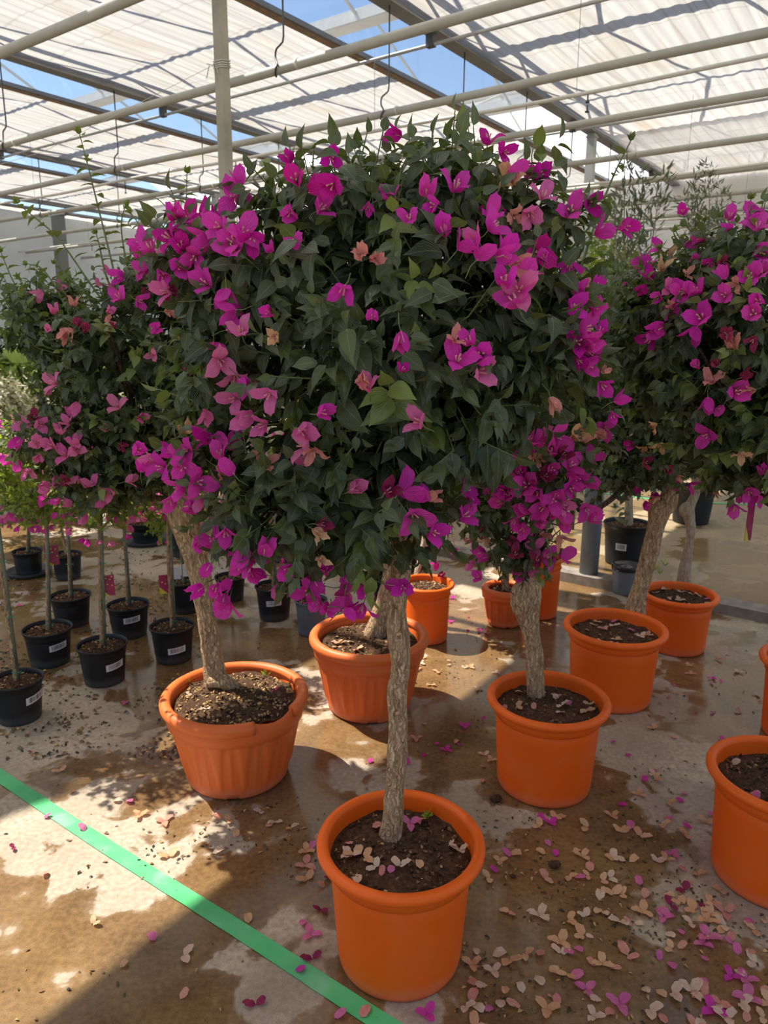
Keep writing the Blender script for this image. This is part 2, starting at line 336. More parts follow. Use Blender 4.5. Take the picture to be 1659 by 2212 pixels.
def screen_mat():
    m, nt, out = mat('woven_shade_cloth'); g = N(nt, 'ShaderNodeNewGeometry')
    # cloth coordinates: x along the pleats (u), y across (v)
    def dot(d):
        n = N(nt, 'ShaderNodeVectorMath', operation='DOT_PRODUCT'); nt.links.new(g.outputs['Position'], n.inputs[0]); n.inputs[1].default_value = tuple(d); return n.outputs['Value']
    cb = N(nt, 'ShaderNodeCombineXYZ'); nt.links.new(dot(DU), cb.inputs[0]); nt.links.new(dot(DV), cb.inputs[1])
    mp = N(nt, 'ShaderNodeMapping'); mp.inputs['Scale'].default_value = (.40, 17., 1); nt.links.new(cb.outputs[0], mp.inputs[0])
    n1 = N(nt, 'ShaderNodeTexNoise', Scale=1.3, Detail=7., Distortion=.5); nt.links.new(mp.outputs[0], n1.inputs['Vector'])
    m2 = N(nt, 'ShaderNodeMapping'); m2.inputs['Scale'].default_value = (.6, 1.7, 1); nt.links.new(cb.outputs[0], m2.inputs[0])
    n2 = N(nt, 'ShaderNodeTexNoise', Scale=1.1, Detail=6.); nt.links.new(m2.outputs[0], n2.inputs['Vector'])
    c = ramp(nt, n1.outputs[0], [(.28, (.44, .39, .33)), (.44, (.60, .565, .515)), (.8, (.69, .67, .63))]).outputs[0]
    st = ramp(nt, n2.outputs[0], [(.55, (0, 0, 0)), (.78, (.62, .62, .62))]).outputs[0]; c = mixc(nt, st, c, (.50, .37, .24))
    # support threads every 35 cm across the pleats
    wv = N(nt, 'ShaderNodeTexWave', wave_type='BANDS', bands_direction='X', Scale=.45, Distortion=1.2, Detail=2.); wv.inputs['Detail Scale'].default_value = 3.
    nt.links.new(cb.outputs[0], wv.inputs['Vector']); th = ramp(nt, wv.outputs[0], [(.0, (.30, .30, .30)), (.006, (0, 0, 0))]).outputs[0]
    c = mixc(nt, th, c, (.3, .26, .22))
    d = N(nt, 'ShaderNodeBsdfDiffuse'); t = N(nt, 'ShaderNodeBsdfTranslucent'); nt.links.new(c, d.inputs[0]); nt.links.new(c, t.inputs[0])
    mx = N(nt, 'ShaderNodeMixShader'); mx.inputs[0].default_value = .56; nt.links.new(d.outputs[0], mx.inputs[1]); nt.links.new(t.outputs[0], mx.inputs[2])
    tp = N(nt, 'ShaderNodeBsdfTransparent'); m3 = N(nt, 'ShaderNodeMixShader'); m3.inputs[0].default_value = .035
    nt.links.new(mx.outputs[0], m3.inputs[1]); nt.links.new(tp.outputs[0], m3.inputs[2]); nt.links.new(m3.outputs[0], out.inputs[0]); return m
SCREEN = screen_mat()

def glass_mat(name, white):
    m, nt, out = mat(name); tp = N(nt, 'ShaderNodeBsdfTransparent'); tp.inputs[0].default_value = (.90, .93, .95, 1)
    if white:
        g = N(nt, 'ShaderNodeNewGeometry'); nz = N(nt, 'ShaderNodeTexNoise', Scale=1.3, Detail=5.); nt.links.new(g.outputs['Position'], nz.inputs['Vector'])
        d = N(nt, 'ShaderNodeBsdfTranslucent'); d.inputs[0].default_value = (.8, .8, .79, 1)
        r = ramp(nt, nz.outputs[0], [(.3, (.62, .62, .62)), (.7, (.9, .9, .9))]); mx = N(nt, 'ShaderNodeMixShader')
        nt.links.new(r.outputs[0], mx.inputs[0]); nt.links.new(tp.outputs[0], mx.inputs[1]); nt.links.new(d.outputs[0], mx.inputs[2])
    else:
        gl = N(nt, 'ShaderNodeBsdfGlossy', Roughness=.05); mx = N(nt, 'ShaderNodeMixShader'); mx.inputs[0].default_value = .05
        nt.links.new(tp.outputs[0], mx.inputs[1]); nt.links.new(gl.outputs[0], mx.inputs[2])
    nt.links.new(mx.outputs[0], out.inputs[0]); return m
GLASS = glass_mat('roof_glass', False); GLASSW = glass_mat('whitewashed_glass', True)

def wall_mat(name, col, tr=.45):
    m, nt, out = mat(name); g = N(nt, 'ShaderNodeNewGeometry'); mp = N(nt, 'ShaderNodeMapping'); mp.inputs['Scale'].default_value = (1., 1., .35); nt.links.new(g.outputs['Position'], mp.inputs[0])
    nz = N(nt, 'ShaderNodeTexNoise', Scale=1.2, Detail=5.); nt.links.new(mp.outputs[0], nz.inputs['Vector'])
    c = ramp(nt, nz.outputs[0], [(.3, tuple(x*.85 for x in col)), (.7, col)]).outputs[0]
    d = N(nt, 'ShaderNodeBsdfDiffuse'); t = N(nt, 'ShaderNodeBsdfTranslucent'); nt.links.new(c, d.inputs[0]); nt.links.new(c, t.inputs[0])
    mx = N(nt, 'ShaderNodeMixShader'); mx.inputs[0].default_value = tr; nt.links.new(d.outputs[0], mx.inputs[1]); nt.links.new(t.outputs[0], mx.inputs[2])
    nt.links.new(mx.outputs[0], out.inputs[0]); return m
WALL_E = wall_mat('end_wall_film', (.82, .80, .77)); WALL_S = wall_mat('side_wall_film', (.66, .69, .70), .3)

# ------------------------------------------------------------------ structure
U0, U1, V0, V1 = -3.5, 15.0, -4.5, 17.8
KERB_U = 4.57
def quad(name, pts, m, kind='structure', n=1):
    me = mesh(name, pts, [(0, 1, 2, 3)], m, False); return tag(link(name, me), kind=kind)
tag(quad('floor', [W(U0, V0, 0), W(KERB_U+.1, V0, 0), W(KERB_U+.1, V1, 0), W(U0, V1, 0)], FLOOR), 'wet stained concrete greenhouse floor')
FILL_GROUND = plain('fill_bounce_ground', (.66, .58, .48), .9, var=.15, scale=2)  # pale unseen ground, added to bounce sun onto the camera side
quad('floor', [W(U0-.02, -32, -.02), W(U0-.02, V1, -.02), W(-32, V1, -.02), W(-32, -32, -.02)], FILL_GROUND)['label'] = 'unseen bright ground behind the camera, added to bounce fill light'
quad('floor', [W(U0, -32, -.02), W(U1, -32, -.02), W(U1, V0-.02, -.02), W(U0, V0-.02, -.02)], FILL_GROUND)['label'] = 'unseen bright ground on the right, added to bounce fill light'
b = MB(); b.box(W((KERB_U+.14+U1)/2, (V0+V1)/2, .02), DU, DV, np.array([0, 0, 1.]), (U1-KERB_U-.14)/2, (V1-V0)/2, .022)
tag(b.build('floor', FLOOR, None, False), 'raised concrete floor beyond the kerb', kind='structure')
b = MB()
for i in range(45):       # kerb stones, slightly uneven, along the edge of the raised floor
    v = V0+.25+i*.49; dz = random.uniform(-.006, .006)
    b.box(W(KERB_U+.07, v, .033+dz), DU, DV, np.array([0, 0, 1.]), .075, .242, .035)
tag(b.build('trim_1', CONC, None, False), 'low concrete kerb edging the raised floor', kind='structure')

def wall(name, a, c, z0, z1, m, label):
    d = unit(c-a); nrm = np.array([-d[1], d[0], 0]); bb = MB()
    bb.box((a+c)/2+np.array([0, 0, (z0+z1)/2]), d, nrm, np.array([0, 0, 1.]), np.linalg.norm(c-a)/2, .01, (z1-z0)/2)
    return tag(bb.build(name, m, None, False), label, kind='structure')
wall('wall_back', W(U1, V0, 0), W(U1, V1, 0), 0, 4.50, WALL_E, 'pale plastic film end wall behind the trees')
wall('wall_left', W(U0, V1, 0), W(U1, V1, 0), 0, 4.50, WALL_S, 'grey side wall on the far left')
wall('wall_right', W(U0, V0, 0), W(U1, V0, 0), 0, 4.42, GLASS, 'unseen side wall on the right, made clear to let fill light in')  # unseen walls here and below, clear and close so fill light enters
wall('wall_front', W(U0, V0, 0), W(U0, V1, 0), 0, 4.42, GLASS, 'unseen wall behind the camera, made clear to let fill light in')
wall('baseboard_left', W(U0, V1-.06, 0), W(U1, V1-.06, 0), 0, .55, CONC, 'concrete plinth of the left wall')
wall('baseboard_back', W(U1-.06, V0, 0), W(U1-.06, V1, 0), 0, .45, CONC, 'concrete plinth of the end wall')

# glass roof: gutters along v, ridges between them
GUT = [7.4+3.8*k for k in range(-3, 3)]; ZG, ZR = 5.12, 5.95
g1 = MB(); g2 = MB(); bars = MB(); gut = MB()
for i in range(len(GUT)):
    u = GUT[i]; um = u+1.9
    for (ua, za, ub, zb) in ((u, ZG, um, ZR), (um, ZR, u+3.8, ZG)):
        tgt = g2 if u > 11 else g1
        tgt.add([W(ua, V0, za), W(ub, V0, zb), W(ub, V1, zb), W(ua, V1, za)], [(0, 1, 2, 3)])
        for k in range(18):
            v = V0+.6+k*1.2
            p, q = W(ua, v, za-.02), W(ub, v, zb-.02); d = unit(q-p)
            bars.box((p+q)/2, d, DV, np.cross(d, DV), np.linalg.norm(q-p)/2, .012, .018)
    bars.box(W(um, (V0+V1)/2, ZR-.02), DU, DV, np.array([0, 0, 1.]), .03, (V1-V0)/2, .03)
tag(g1.build('ceiling', GLASS, None, False), 'clear glass panes of the roof', kind='structure')
tag(g2.build('ceiling', GLASSW, None, False), 'whitewashed panes at the far end of the roof', kind='structure')
tag(bars.build('trim_2', WHITEA, None, False), 'glazing bars of the roof', kind='structure')
ORD = ['first', 'second', 'third', 'fourth', 'fifth', 'sixth', 'seventh', 'eighth', 'ninth', 'tenth', 'eleventh', 'twelfth', 'thirteenth']
GV = [u for u in GUT if -1 < u < 12]
for i, u in enumerate(GV):
    gb = MB()
    gb.box(W(u, (V0+V1)/2, ZG-.03), DU, DV, np.array([0, 0, 1.]), .09, (V1-V0)/2, .035)
    for s in (-1, 1): gb.box(W(u+s*.10, (V0+V1)/2, ZG+.01), DU, DV, np.array([0, 0, 1.]), .012, (V1-V0)/2, .06)
    tag(gb.build('roof_gutter', WHITEA, None, False), 'white aluminium roof gutter above the screens, %s one counted away from the camera' % ORD[i], 'gutter', 'roof gutters')

# beams with lattice truss, shade screens
BV = [4.18+3.95*k for k in range(-4, 5)]; ZB = 4.4
UP = np.array([0, 0, 1.])
BN = {0: 'over the front pots', 1: 'left of the main post', 2: 'far left', 3: 'farthest left'}
for k, v in enumerate(BV):
    lab = '' if k == 8 else ('grey steel roof beam running away to the right of the post', 'grey steel roof beam crossing the upper left, nearest of the left ones',
           'grey steel roof beam at the left, behind the nearest left one', 'farthest grey steel roof beam at the left edge',)[k-4] if k >= 4 else 'grey roof beam out of the picture on the right'
    if k < 3: continue
    t = None if k == 8 else thing('roof_beam', lab if k >= 4 else lab+(' nearer' if k == 3 else ' farther'), 'beam', W(0, v, ZB), 'roof beams')
    if k < 8:
        bb = MB(); L = (U1-U0)/2; um = (U0+U1)/2
        bb.box(W(um, v, ZB+.075), DU, DV, UP, L, .055, .07)
        for s in (-1, 1): bb.box(W(um, v+s*.05, ZB+.01), DU, DV, UP, L, .03, .006)
        bb.build('bottom_chord', BEAMM, t, False)
        bb = MB(); bb.box(W(um, v, 5.0), DU, DV, UP, L, .03, .03); bb.build('top_chord', BEAMM, t, False)
    if k in (4, 5, 6):
        n = 0; u = 1.0
        while u < 14:
            z0, z1 = (ZB+.15, 4.98) if n % 2 == 0 else (4.98, ZB+.15)
            wb = MB(); wb.tube([W(u, v, z0), W(u+.95, v, z1)], .016, 6); wb.build('web_bar', GALV, t); u += .95; n += 1
    # slanting brace rods in the open strip beside the beam
    if k in (4, 5, 6):
        for u in (4.6, 8.2, 11.8):
            wb = MB(); wb.tube([W(u, v+.1, 4.5), W(u+1.25, v+.85, 5.1)], .022, 6); wb.build('brace_rod', GALV, t)
    # screen from this beam toward smaller v
    va, vb = (17.75 if k == 8 else v-.065), v-3.95+1.03
    nv, nu = 122, 90; V = []; rr = random.Random(k)
    ua, ub = U0, U1-.05
    for i in range(nu+1):
        u = ua+(ub-ua)*i/nu
        for j in range(nv+1):
            vv = va+(vb-va)*j/nv
            zz = 4.47+.0045*math.sin(j*1.02+.9*math.sin(u*.9+k))+.004*math.sin(j*.37+u*1.3)+.006*noise.noise(Vector((u*2.5, vv*9, k)))-.02*math.sin(math.pi*((u*1.0) % 1.9)/1.9)
            V.append(W(u, vv, zz))
    F = [(i*(nv+1)+j, i*(nv+1)+j+1, (i+1)*(nv+1)+j+1, (i+1)*(nv+1)+j) for i in range(nu) for j in range(nv)]
    slab = ('pale pleated shade screen overhead to the right of the post beam', 'large pale pleated shade screen overhead behind the main post', 'pale pleated shade screen at the upper left, second from the post',
            'pale pleated shade screen far at the left', 'narrow shade screen strip along the far left wall')
    li = min(max(k-4, 0), 3)
    t = thing('shade_screen', (slab[k-4] if k >= 4 else 'pale shade screen outside the picture on the right, %s' % ('farther' if k == 2 else 'nearer')), 'screen', W(0, vb, 4.45), 'shade screens')
    me = mesh('cloth', np.array(V)-np.array(t.location), F, SCREEN); link('cloth', me, t)
    bb = MB(); bb.box(W((ua+ub)/2, vb-.02, 4.44), DU, DV, UP, (ub-ua)/2, .035, .022); bb.build('edge_profile', BROWNA, t, False)
    bb = MB(); bb.box(W((ua+ub)/2, vb-.07, 4.455), DU, DV, UP, (ub-ua)/2, .018, .022); bb.build('edge_rail', BEAMM, t, False)

# posts
def post(u, v, half, label, m, z1=ZB+.02, z0=0):
    t = thing('steel_post', label, 'post', W(u, v, z0), 'steel posts')
    bb = MB(); bb.box(W(u, v, (z0+z1)/2), DU, DV, UP, half, half, (z1-z0)/2); bb.build('shaft', m, t, False)
    bb = MB(); bb.box(W(u, v, z0+.012), DU, DV, UP, half*2, half*2, .012); bb.build('foot_plate', m, t, False)
    bb = MB(); bb.box(W(u, v, z1-.06), DU, DV, UP, half*1.25, half*1.25, .008); bb.build('bracket', m, t, False)
    return t
post(3.88, 4.2, .036, 'square galvanised post rising to the roof left of the flower crown', POSTM)
post(10.7, 4.18, .055, 'thin grey post far behind on the right under the roof beam', GALV, z0=.045)
post(10.8, 12.03, .055, 'grey post in the distance just left of the main post', GALV, z0=.045)
post(10.3, 16.9, .11, 'dark steel wall column at the far left', plain('column_steel', (.20, .21, .21), .5, .2), z0=.045)
# twine tied round the main post
pc = W(3.88, 4.2, 0); t = thing('twine', 'white twine knotted around the main post', 'string', (pc[0], pc[1], 3.42))
bb = MB()
for dz in (0, .014, .03, -.012):
    zz = 3.42+dz; cs = [pc+DU*a*.041+DV*c_*.041+np.array([0, 0, zz+.006*a]) for a, c_ in ((1, 1), (1, -1), (-1, -1), (-1, 1), (1, 1))]
    bb.tube(cs, .0035, 5)
kp = pc-DU*.045-DV*.0+np.array([0, 0, 3.42]) + DV*.04
for a, c_, l in ((-.05, -.06, 1), (.07, -.07, 1), (-.02, -.10, 1), (.06, .02, 1)): bb.tube([kp, kp+DV*a*.5+np.array([0, 0, .012]), kp+DV*a+np.array([0, 0, c_])], .003, 5)
bb.build('loop', PIPEL, t)
bb = MB(); bb.tube([kp, W(3.7, 6.2, 3.1)*1.0, W(3.5, 9.5, 2.95)], .0018, 4); bb.build('loose_string', PIPEL, t)

# heating pipes across the picture, on hooks
HP = [(3.1, .034), (4.46, .034), (5.80, .032), (7.10, .032), (8.55, .032), (9.95, .032), (11.4, .032), (12.8, .032), (14.1, .032)]
ZP = 3.56
for i, (u, r) in enumerate(HP):
    t = thing('heating_pipe', 'grey heating pipe slung under the roof beams, %s from the camera' % ORD[i], 'pipe', W(u, 4, ZP), 'overhead heating pipes')
    bb = MB(); bb.tube([W(u, v, ZP+.006*math.sin(v)) for v in np.linspace(-4.3, 17.78, 26)], r, 14); bb.build('tube', PIPEM, t)
    for v in (4.18-3.9, 4.18-.32, 8.13-.32, 12.08-.32):
        pass
    for j, v in enumerate((.35, 4.18, 8.13, 12.08)):
        bb = MB(); vv = v-.22+.05*(i % 3); bb.tube([W(u, vv, ZP), W(u, vv+.02, ZP)], r*1.14, 14); bb.build('coupling', PIPEL, t)
for k, (v, bn) in enumerate(((4.16, 'post beam'), (8.12, 'nearest left beam'), (12.06, 'second left beam'))):
    for i, (u, r) in enumerate(HP):
        if i == 0 and k == 0: continue
        if i > 6: continue
        bb = MB(); s = r+.009
        P = [W(u, v, ZB), W(u, v, ZP+.42), W(u, v, ZP+.20), W(u, v+.03, ZP+.16), W(u+.0, v+.075, ZP+.135), W(u+.0, v+.085, ZP+.08)]
        P += [W(u-s*math.sin(a), v+.085-.03*a, ZP-s*math.cos(a)*1.0+.0) for a in np.linspace(1.9, -.9, 8)]
        bb.tube(spline(P, 34), .0075, 6)
        o = bb.build('pipe_hook', DARKM)
        tag(o, 'bent steel hook hanging from the %s and carrying the %s heating pipe' % (bn, ORD[i]), 'hook', 'pipe hooks')
# thin irrigation pipes with nozzles, rack tubes under the screens
for i, u in enumerate((6.25, 9.75, 13.2)):
    t = thing('irrigation_pipe', 'thin pale irrigation pipe with hanging nozzles, %s from the camera' % ORD[i], 'pipe', W(u, 4, 3.55), 'irrigation pipes')
    bb = MB(); bb.tube([W(u, v, 3.56+.012*math.sin(v*1.7)) for v in np.linspace(-4.3, 17.78, 50)], .017, 8); bb.build('tube', PIPEL, t)
    for v in np.arange(-1.6, 15, 2.05):
        bb = MB(); bb.tube([W(u, v, 3.55), W(u, v, 3.49)], .006, 6); bb.tube([W(u, v, 3.49), W(u, v, 3.475)], .016, 8); bb.tube([W(u, v, 3.46), W(u, v, 3.41)], .006, 6); bb.tube([W(u, v, 3.415), W(u, v, 3.405)], .017, 8)
        bb.build('nozzle', DARKM, t)
        bb = MB(); bb.tube([W(u, v+.1, 3.57), W(u+.02, v+.12, 4.41)], .002, 4); bb.build('suspension_wire', DARKM, t)
for i, u in enumerate((6.5, 10.0, 13.5)):
    t = thing('screen_drive_tube', 'thin dark steel tube close under the screens, %s from the camera' % ORD[i], 'tube', W(u, 4, 4.3), 'screen drive tubes')
    bb = MB(); bb.tube([W(u, v, 4.30) for v in (-4.3, 4, 17.5)], .017, 8); bb.build('tube', GALV, t)
    for v in BV[3:8]:
        bb = MB(); bb.box(W(u, v, 4.34), DU, DV, UP, .03, .04, .06); bb.build('bearing', DARKM, t, False)

# low grey pipe stub by the kerb
q = W(4.66, 1.64, 0)
t = thing('drain_pipe', 'thick grey plastic pipe standing upright at the kerb', 'pipe', (q[0], q[1], 0))
bb = MB(); bb.tube([(q[0], q[1], 0), (q[0], q[1], 1.28)], .062, 28); bb.build('pipe_body', PVC, t)
bb = MB(); bb.tube([(q[0], q[1], 1.23), (q[0], q[1], 1.31)], .07, 28); bb.build('cap', PVC, t)
bb = MB(); bb.tube([(q[0], q[1], -.01), (q[0]+.004, q[1], .035)], .069, 28); bb.build('collar', SLATE, t)

# green floor tape
def tape(name, pts_c, half, label):
    ctr = spline(pts_c, 60); V = []; F = []
    for i, c in enumerate(ctr):
        d = unit(ctr[min(i+1, 59)]-ctr[max(i-1, 0)]); n = np.array([d[1], -d[0], 0])
        w1 = half*(1+.05*noise.noise(Vector((i*.7, 0, 1)))); w2 = half*(1+.05*noise.noise(Vector((i*.7, 5, 1))))
        V += [c+n*w1, c+n*w1+np.array([0, 0, .0016]), c-n*w2+np.array([0, 0, .0016]), c-n*w2]
    for i in range(59):
        for j in range(3): F.append((i*4+j, i*4+j+1, i*4+4+j+1, i*4+4+j))
    m, nt, out = mat('green_tape_'+name); bs = N(nt, 'ShaderNodeBsdfPrincipled', Roughness=.5)
    g = N(nt, 'ShaderNodeNewGeometry'); nz = N(nt, 'ShaderNodeTexNoise', Scale=8., Detail=6.); nt.links.new(g.outputs['Position'], nz.inputs['Vector'])
    c = ramp(nt, nz.outputs[0], [(.3, (.06, .44, .14)), (.55, (.10, .52, .19)), (.75, (.26, .60, .33))]).outputs[0]
    n2 = N(nt, 'ShaderNodeTexNoise', Scale=55., Detail=4.); nt.links.new(g.outputs['Position'], n2.inputs['Vector'])
    c = mixc(nt, ramp(nt, n2.outputs[0], [(.68, (0, 0, 0)), (.74, (.6, .6, .6))]).outputs[0], c, (.05, .12, .05))
    nt.links.new(c, bs.inputs['Base Color']); nt.links.new(bs.outputs[0], out.inputs[0])
    o = link('floor_tape', mesh('floor_tape', V, F, m, False)); return tag(o, label, 'tape')
tape('near', [W(1.13, 3.6, .002), W(1.135, 2.58, .002), W(1.14, 1.9, .002), W(1.155, 1.3, .002), W(1.16, .83, .002), W(1.17, .3, .002)], .026, 'bright green tape stuck across the floor in front of the pots')
tape('far', [W(7.4, 5.0, .044), W(7.45, 2.2, .044), W(7.75, 1.3, .044), W(8.0, .9, .044), W(8.3, .2, .044)], .025, 'thin green tape line far back on the right')

# ------------------------------------------------------------------ plant pieces
def leaf_template(wid=.52, tipcurl=.16, fold=.13, n=6):
    V = []; F = []; UVs = []
    for i in range(n+1):
        t = i/n
        hw = wid*.5*(math.sin(math.pi*min(1, t**.72))**.8)*(1-.35*t)*1.28 if 0 < t < 1 else 0.0
        if t > .78: hw *= (1-t)/.22*.9+.02
        z = .05*math.sin(math.pi*t)-tipcurl*t*t
        if i == 0 or i == n:
            V.append((0, t, z)); UVs.append((0, t))
        else:
            V += [(-hw, t, z+fold*hw), (0, t, z), (hw, t, z+fold*hw)]; UVs += [(-1, t), (0, t), (1, t)]
    F += [(0, 2, 1), (0, 3, 2)]
    for i in range(n-2):
        a = 1+i*3; F += [(a, a+1, a+4, a+3), (a+1, a+2, a+5, a+4)]
    a = 1+(n-2)*3; e = a+3; F += [(a, a+1, e), (a+1, a+2, e)]
    return np.array(V), F, np.array(UVs)
LT = [leaf_template(.50, .18, .25), leaf_template(.46, .30, .4), leaf_template(.54, .12, .15)]
LT_LOW = [leaf_template(.55, .2, .3, 4)]
LT_THIN = [leaf_template(.17, .1, .2, 4)]
LT_FLAT = [leaf_template(.6, .15, .2, 4)]

class Leaves:
    def __init__(s, templ): s.T = templ; s.b = [[] for _ in templ]
    def add(s, pos, axis, nrm, size, a, b):
        k = random.randrange(len(s.T)); s.b[k].append((*pos, *axis, *nrm, size, a, b))
    def build(s, name, m, parent):
        VV = []; FF = []; UU = []; AA = []; n = 0
        for (TV, TF, TU), rows in zip(s.T, s.b):
            if not rows: continue
            R = np.array(rows); pos = R[:, 0:3]; Y = unit(R[:, 3:6]); Z = R[:, 6:9]; Z = unit(Z-Y*(Z*Y).sum(1, keepdims=True)); X = np.cross(Y, Z); sz = R[:, 9:10]
            tv = TV; bend = R[:, 11:12]
            V = pos[:, None, :]+sz[:, None, :]*(tv[None, :, 0:1]*X[:, None, :]+tv[None, :, 1:2]*Y[:, None, :]+tv[None, :, 2:3]*Z[:, None, :])
            k = len(TV); N_ = len(R)
            for f in TF:
                FF.append((np.arange(N_)[:, None]*k+n+np.array(f)[None, :]))
            VV.append(V.reshape(-1, 3)); UU.append(np.tile(TU, (N_, 1)))
            at = np.stack([R[:, 10], R[:, 11], np.zeros(N_)], 1); AA.append(np.repeat(at, k, 0)); n += N_*k
        F = []
        for f in FF: F += f.tolist()
        V = np.concatenate(VV)-np.array(parent_loc(parent))
        me = mesh(name, V, F, m, True, np.concatenate(UU), np.concatenate(AA)); return link(name, me, parent)

def rv(): return np.array([random.gauss(0, 1), random.gauss(0, 1), random.gauss(0, 1)])

class Crown:
    def __init__(s, ells): s.E = [(np.array(c, float), np.array(r, float)) for c, r in ells]
    def level(s, p): return min(float(np.sqrt((((p-c)/r)**2).sum())) for c, r in s.E)
    def sample(s, lo=.72, hi=1.05):
        ws = [(r[0]*r[1]+r[1]*r[2]+r[0]*r[2]) for c, r in s.E]
        while True:
            c, r = random.choices(s.E, ws)[0]; d = unit(rv()); q = random.uniform(lo, hi); p = c+d*r*q
            if all(np.sqrt((((p-c2)/r2)**2).sum()) > min(q, .93)-.12 for c2, r2 in s.E if c2 is not c):
                n = unit((p-c)/r**2); return p, n
    def hit(s, px, py, grow=1.03):
        d = ray(px, py); best = None
        for c, r in s.E:
            r = r*grow; o = (EYE-c)/r; dd = d/r; a = dd@dd; b_ = 2*o@dd; c_ = o@o-1; D = b_*b_-4*a*c_
            if D > 0:
                t = (-b_-math.sqrt(D))/(2*a)
                if t > 0 and (best is None or t < best[0]): p = EYE+d*t; best = (t, p, unit((p-c)/r**2))
        if best: return best[1], best[2]
        # miss: nearest ellipsoid centre depth
        bd = None
        for c, r in s.E:
            t = (c-EYE)@d/(d@d); p = EYE+d*t; l = np.linalg.norm((p-c)/r)
            if bd is None or l < bd[0]: bd = (l, p, unit(p-c))
        return bd[1], bd[2]

def grow_foliage(cr, nt, L, S, size=(.045, .075), young=.12, leaves=(3, 6), droop=.55, up=.35, light=0.0, lo=.72, hi=1.04):
    for _ in range(nt):
        p, n = cr.sample(lo, hi); tw = unit(n*.7+np.array([0, 0, up])+rv()*.42)
        k = random.randint(*leaves); ln = random.uniform(.05, .11)*(size[1]/.075)
        yg = random.random() < young; s0 = random.uniform(*size)
        st = p-n*.03
        if S is not None and random.random() < .55: S.tube([st-n*.05, st, st+tw*ln], [.0022, .0018, .0012], 4, cap=False)
        base = random.random()
        for i in range(k):
            t = (i+.5)/k; q = st+tw*ln*t; sd = unit(np.cross(tw, rv())); ax = unit(tw*.35+sd*.75+np.array([0, 0, -droop])+n*.25)
            nr = np.array([0, 0, .55])+n*.8+rv()*.28; sz = s0*(1-.35*t)*random.uniform(.8, 1.15)
            L.add(q, ax, nr, sz, min(1, max(0, base*.7+random.random()*.3)), (min(1, .3+.6*t) if yg else (.22 if random.random() < .06 else 0))+light*random.random())
        ax = unit(tw+np.array([0, 0, -.15])+rv()*.25); L.add(st+tw*ln, ax, n+rv()*.3, s0*.6, base, .75 if yg else .05)

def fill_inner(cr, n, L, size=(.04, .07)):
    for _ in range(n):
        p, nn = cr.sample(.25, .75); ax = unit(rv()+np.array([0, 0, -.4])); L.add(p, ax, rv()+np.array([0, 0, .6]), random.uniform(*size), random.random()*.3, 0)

def shoot(pts, L, S, size=.04, n=14, r=.0035, young=.9, y0=.15, light=.25):
    pts = np.array(pts); P = spline(pts, 24); S.tube(P, np.linspace(r, r*.35, 24), 5, cap=False)
    side = 1; ph = random.random()*6
    for i in range(n):
        t = .12+.86*i/n; j = t*23; a = int(j); q = P[a]*(1-(j-a))+P[min(a+1, 23)]*(j-a); d = unit(P[min(a+1, 23)]-P[max(a-1, 0)])
        ph += 2.6; x = unit(np.cross(d, np.array([.3, .9, .1]))); y = np.cross(d, x); sd = x*math.cos(ph)+y*math.sin(ph)
        ax = unit(sd*.9+d*.25+np.array([0, 0, -.15])); L.add(q, ax, d*.5+np.array([0, 0, 1.])+rv()*.2, size*.95*(1.05-.42*t)*random.uniform(.8, 1.15), random.random(), min(1, y0+light+(young-y0)*max(0, t-.35)*1.4))
    for k in range(6):
        d = unit(P[-1]-P[-3]); ax = unit(d+rv()*.55); L.add(P[-1], ax, rv()+d*.5, size*.42, .8, young)

# flower templates --------------------------------------------------
def bract_grid(open_, wid=.80, crumple=0., seed=0, nl=8, nw=6, curl=.3):
    """one papery bract growing from origin, axis +z, leaning to +x; unit length 1"""
    V = []; UVs = []; rs = random.Random(seed)
    for i in range(nl+1):
        t = i/nl; hw = wid*.5*(t**.42)*((1-t)**.62)*1.62
        if t > .86: hw = hw*.55+.0
        if t == 1: hw = .004
        # centre line: rises then leans out
        lean = open_*(.35+.65*t)+curl*max(0, t-.6)
        x = t*math.sin(lean)*.95+.05*math.sin(math.pi*t); z = t*math.cos(lean*.85)
        for j in range(nw+1):
            s = -1+2*j/nw; y = hw*s; cup = -(.30*hw*(s*s))*1.0
            dx, dz = cup*math.cos(lean), -cup*math.sin(lean)
            if crumple:
                nn = noise.noise(Vector((x*4+seed, y*4, z*4)))*crumple; dx += nn; dz += noise.noise(Vector((x*5+seed*3, y*5, z*3)))*crumple; y *= 1-crumple*1.1
            rp = .035*math.sin(t*14+seed)*abs(s)*hw*2
            V.append((x+dx*-1.0+rp, y, z+dz+rp)); UVs.append((s, t))
    F = [(i*(nw+1)+j, i*(nw+1)+j+1, (i+1)*(nw+1)+j+1, (i+1)*(nw+1)+j) for i in range(nl) for j in range(nw)]
    return np.array(V), F, np.array(UVs)

def rotz(V, a):
    c, s = math.cos(a), math.sin(a); return np.stack([V[:, 0]*c-V[:, 1]*s, V[:, 0]*s+V[:, 1]*c, V[:, 2]], 1)

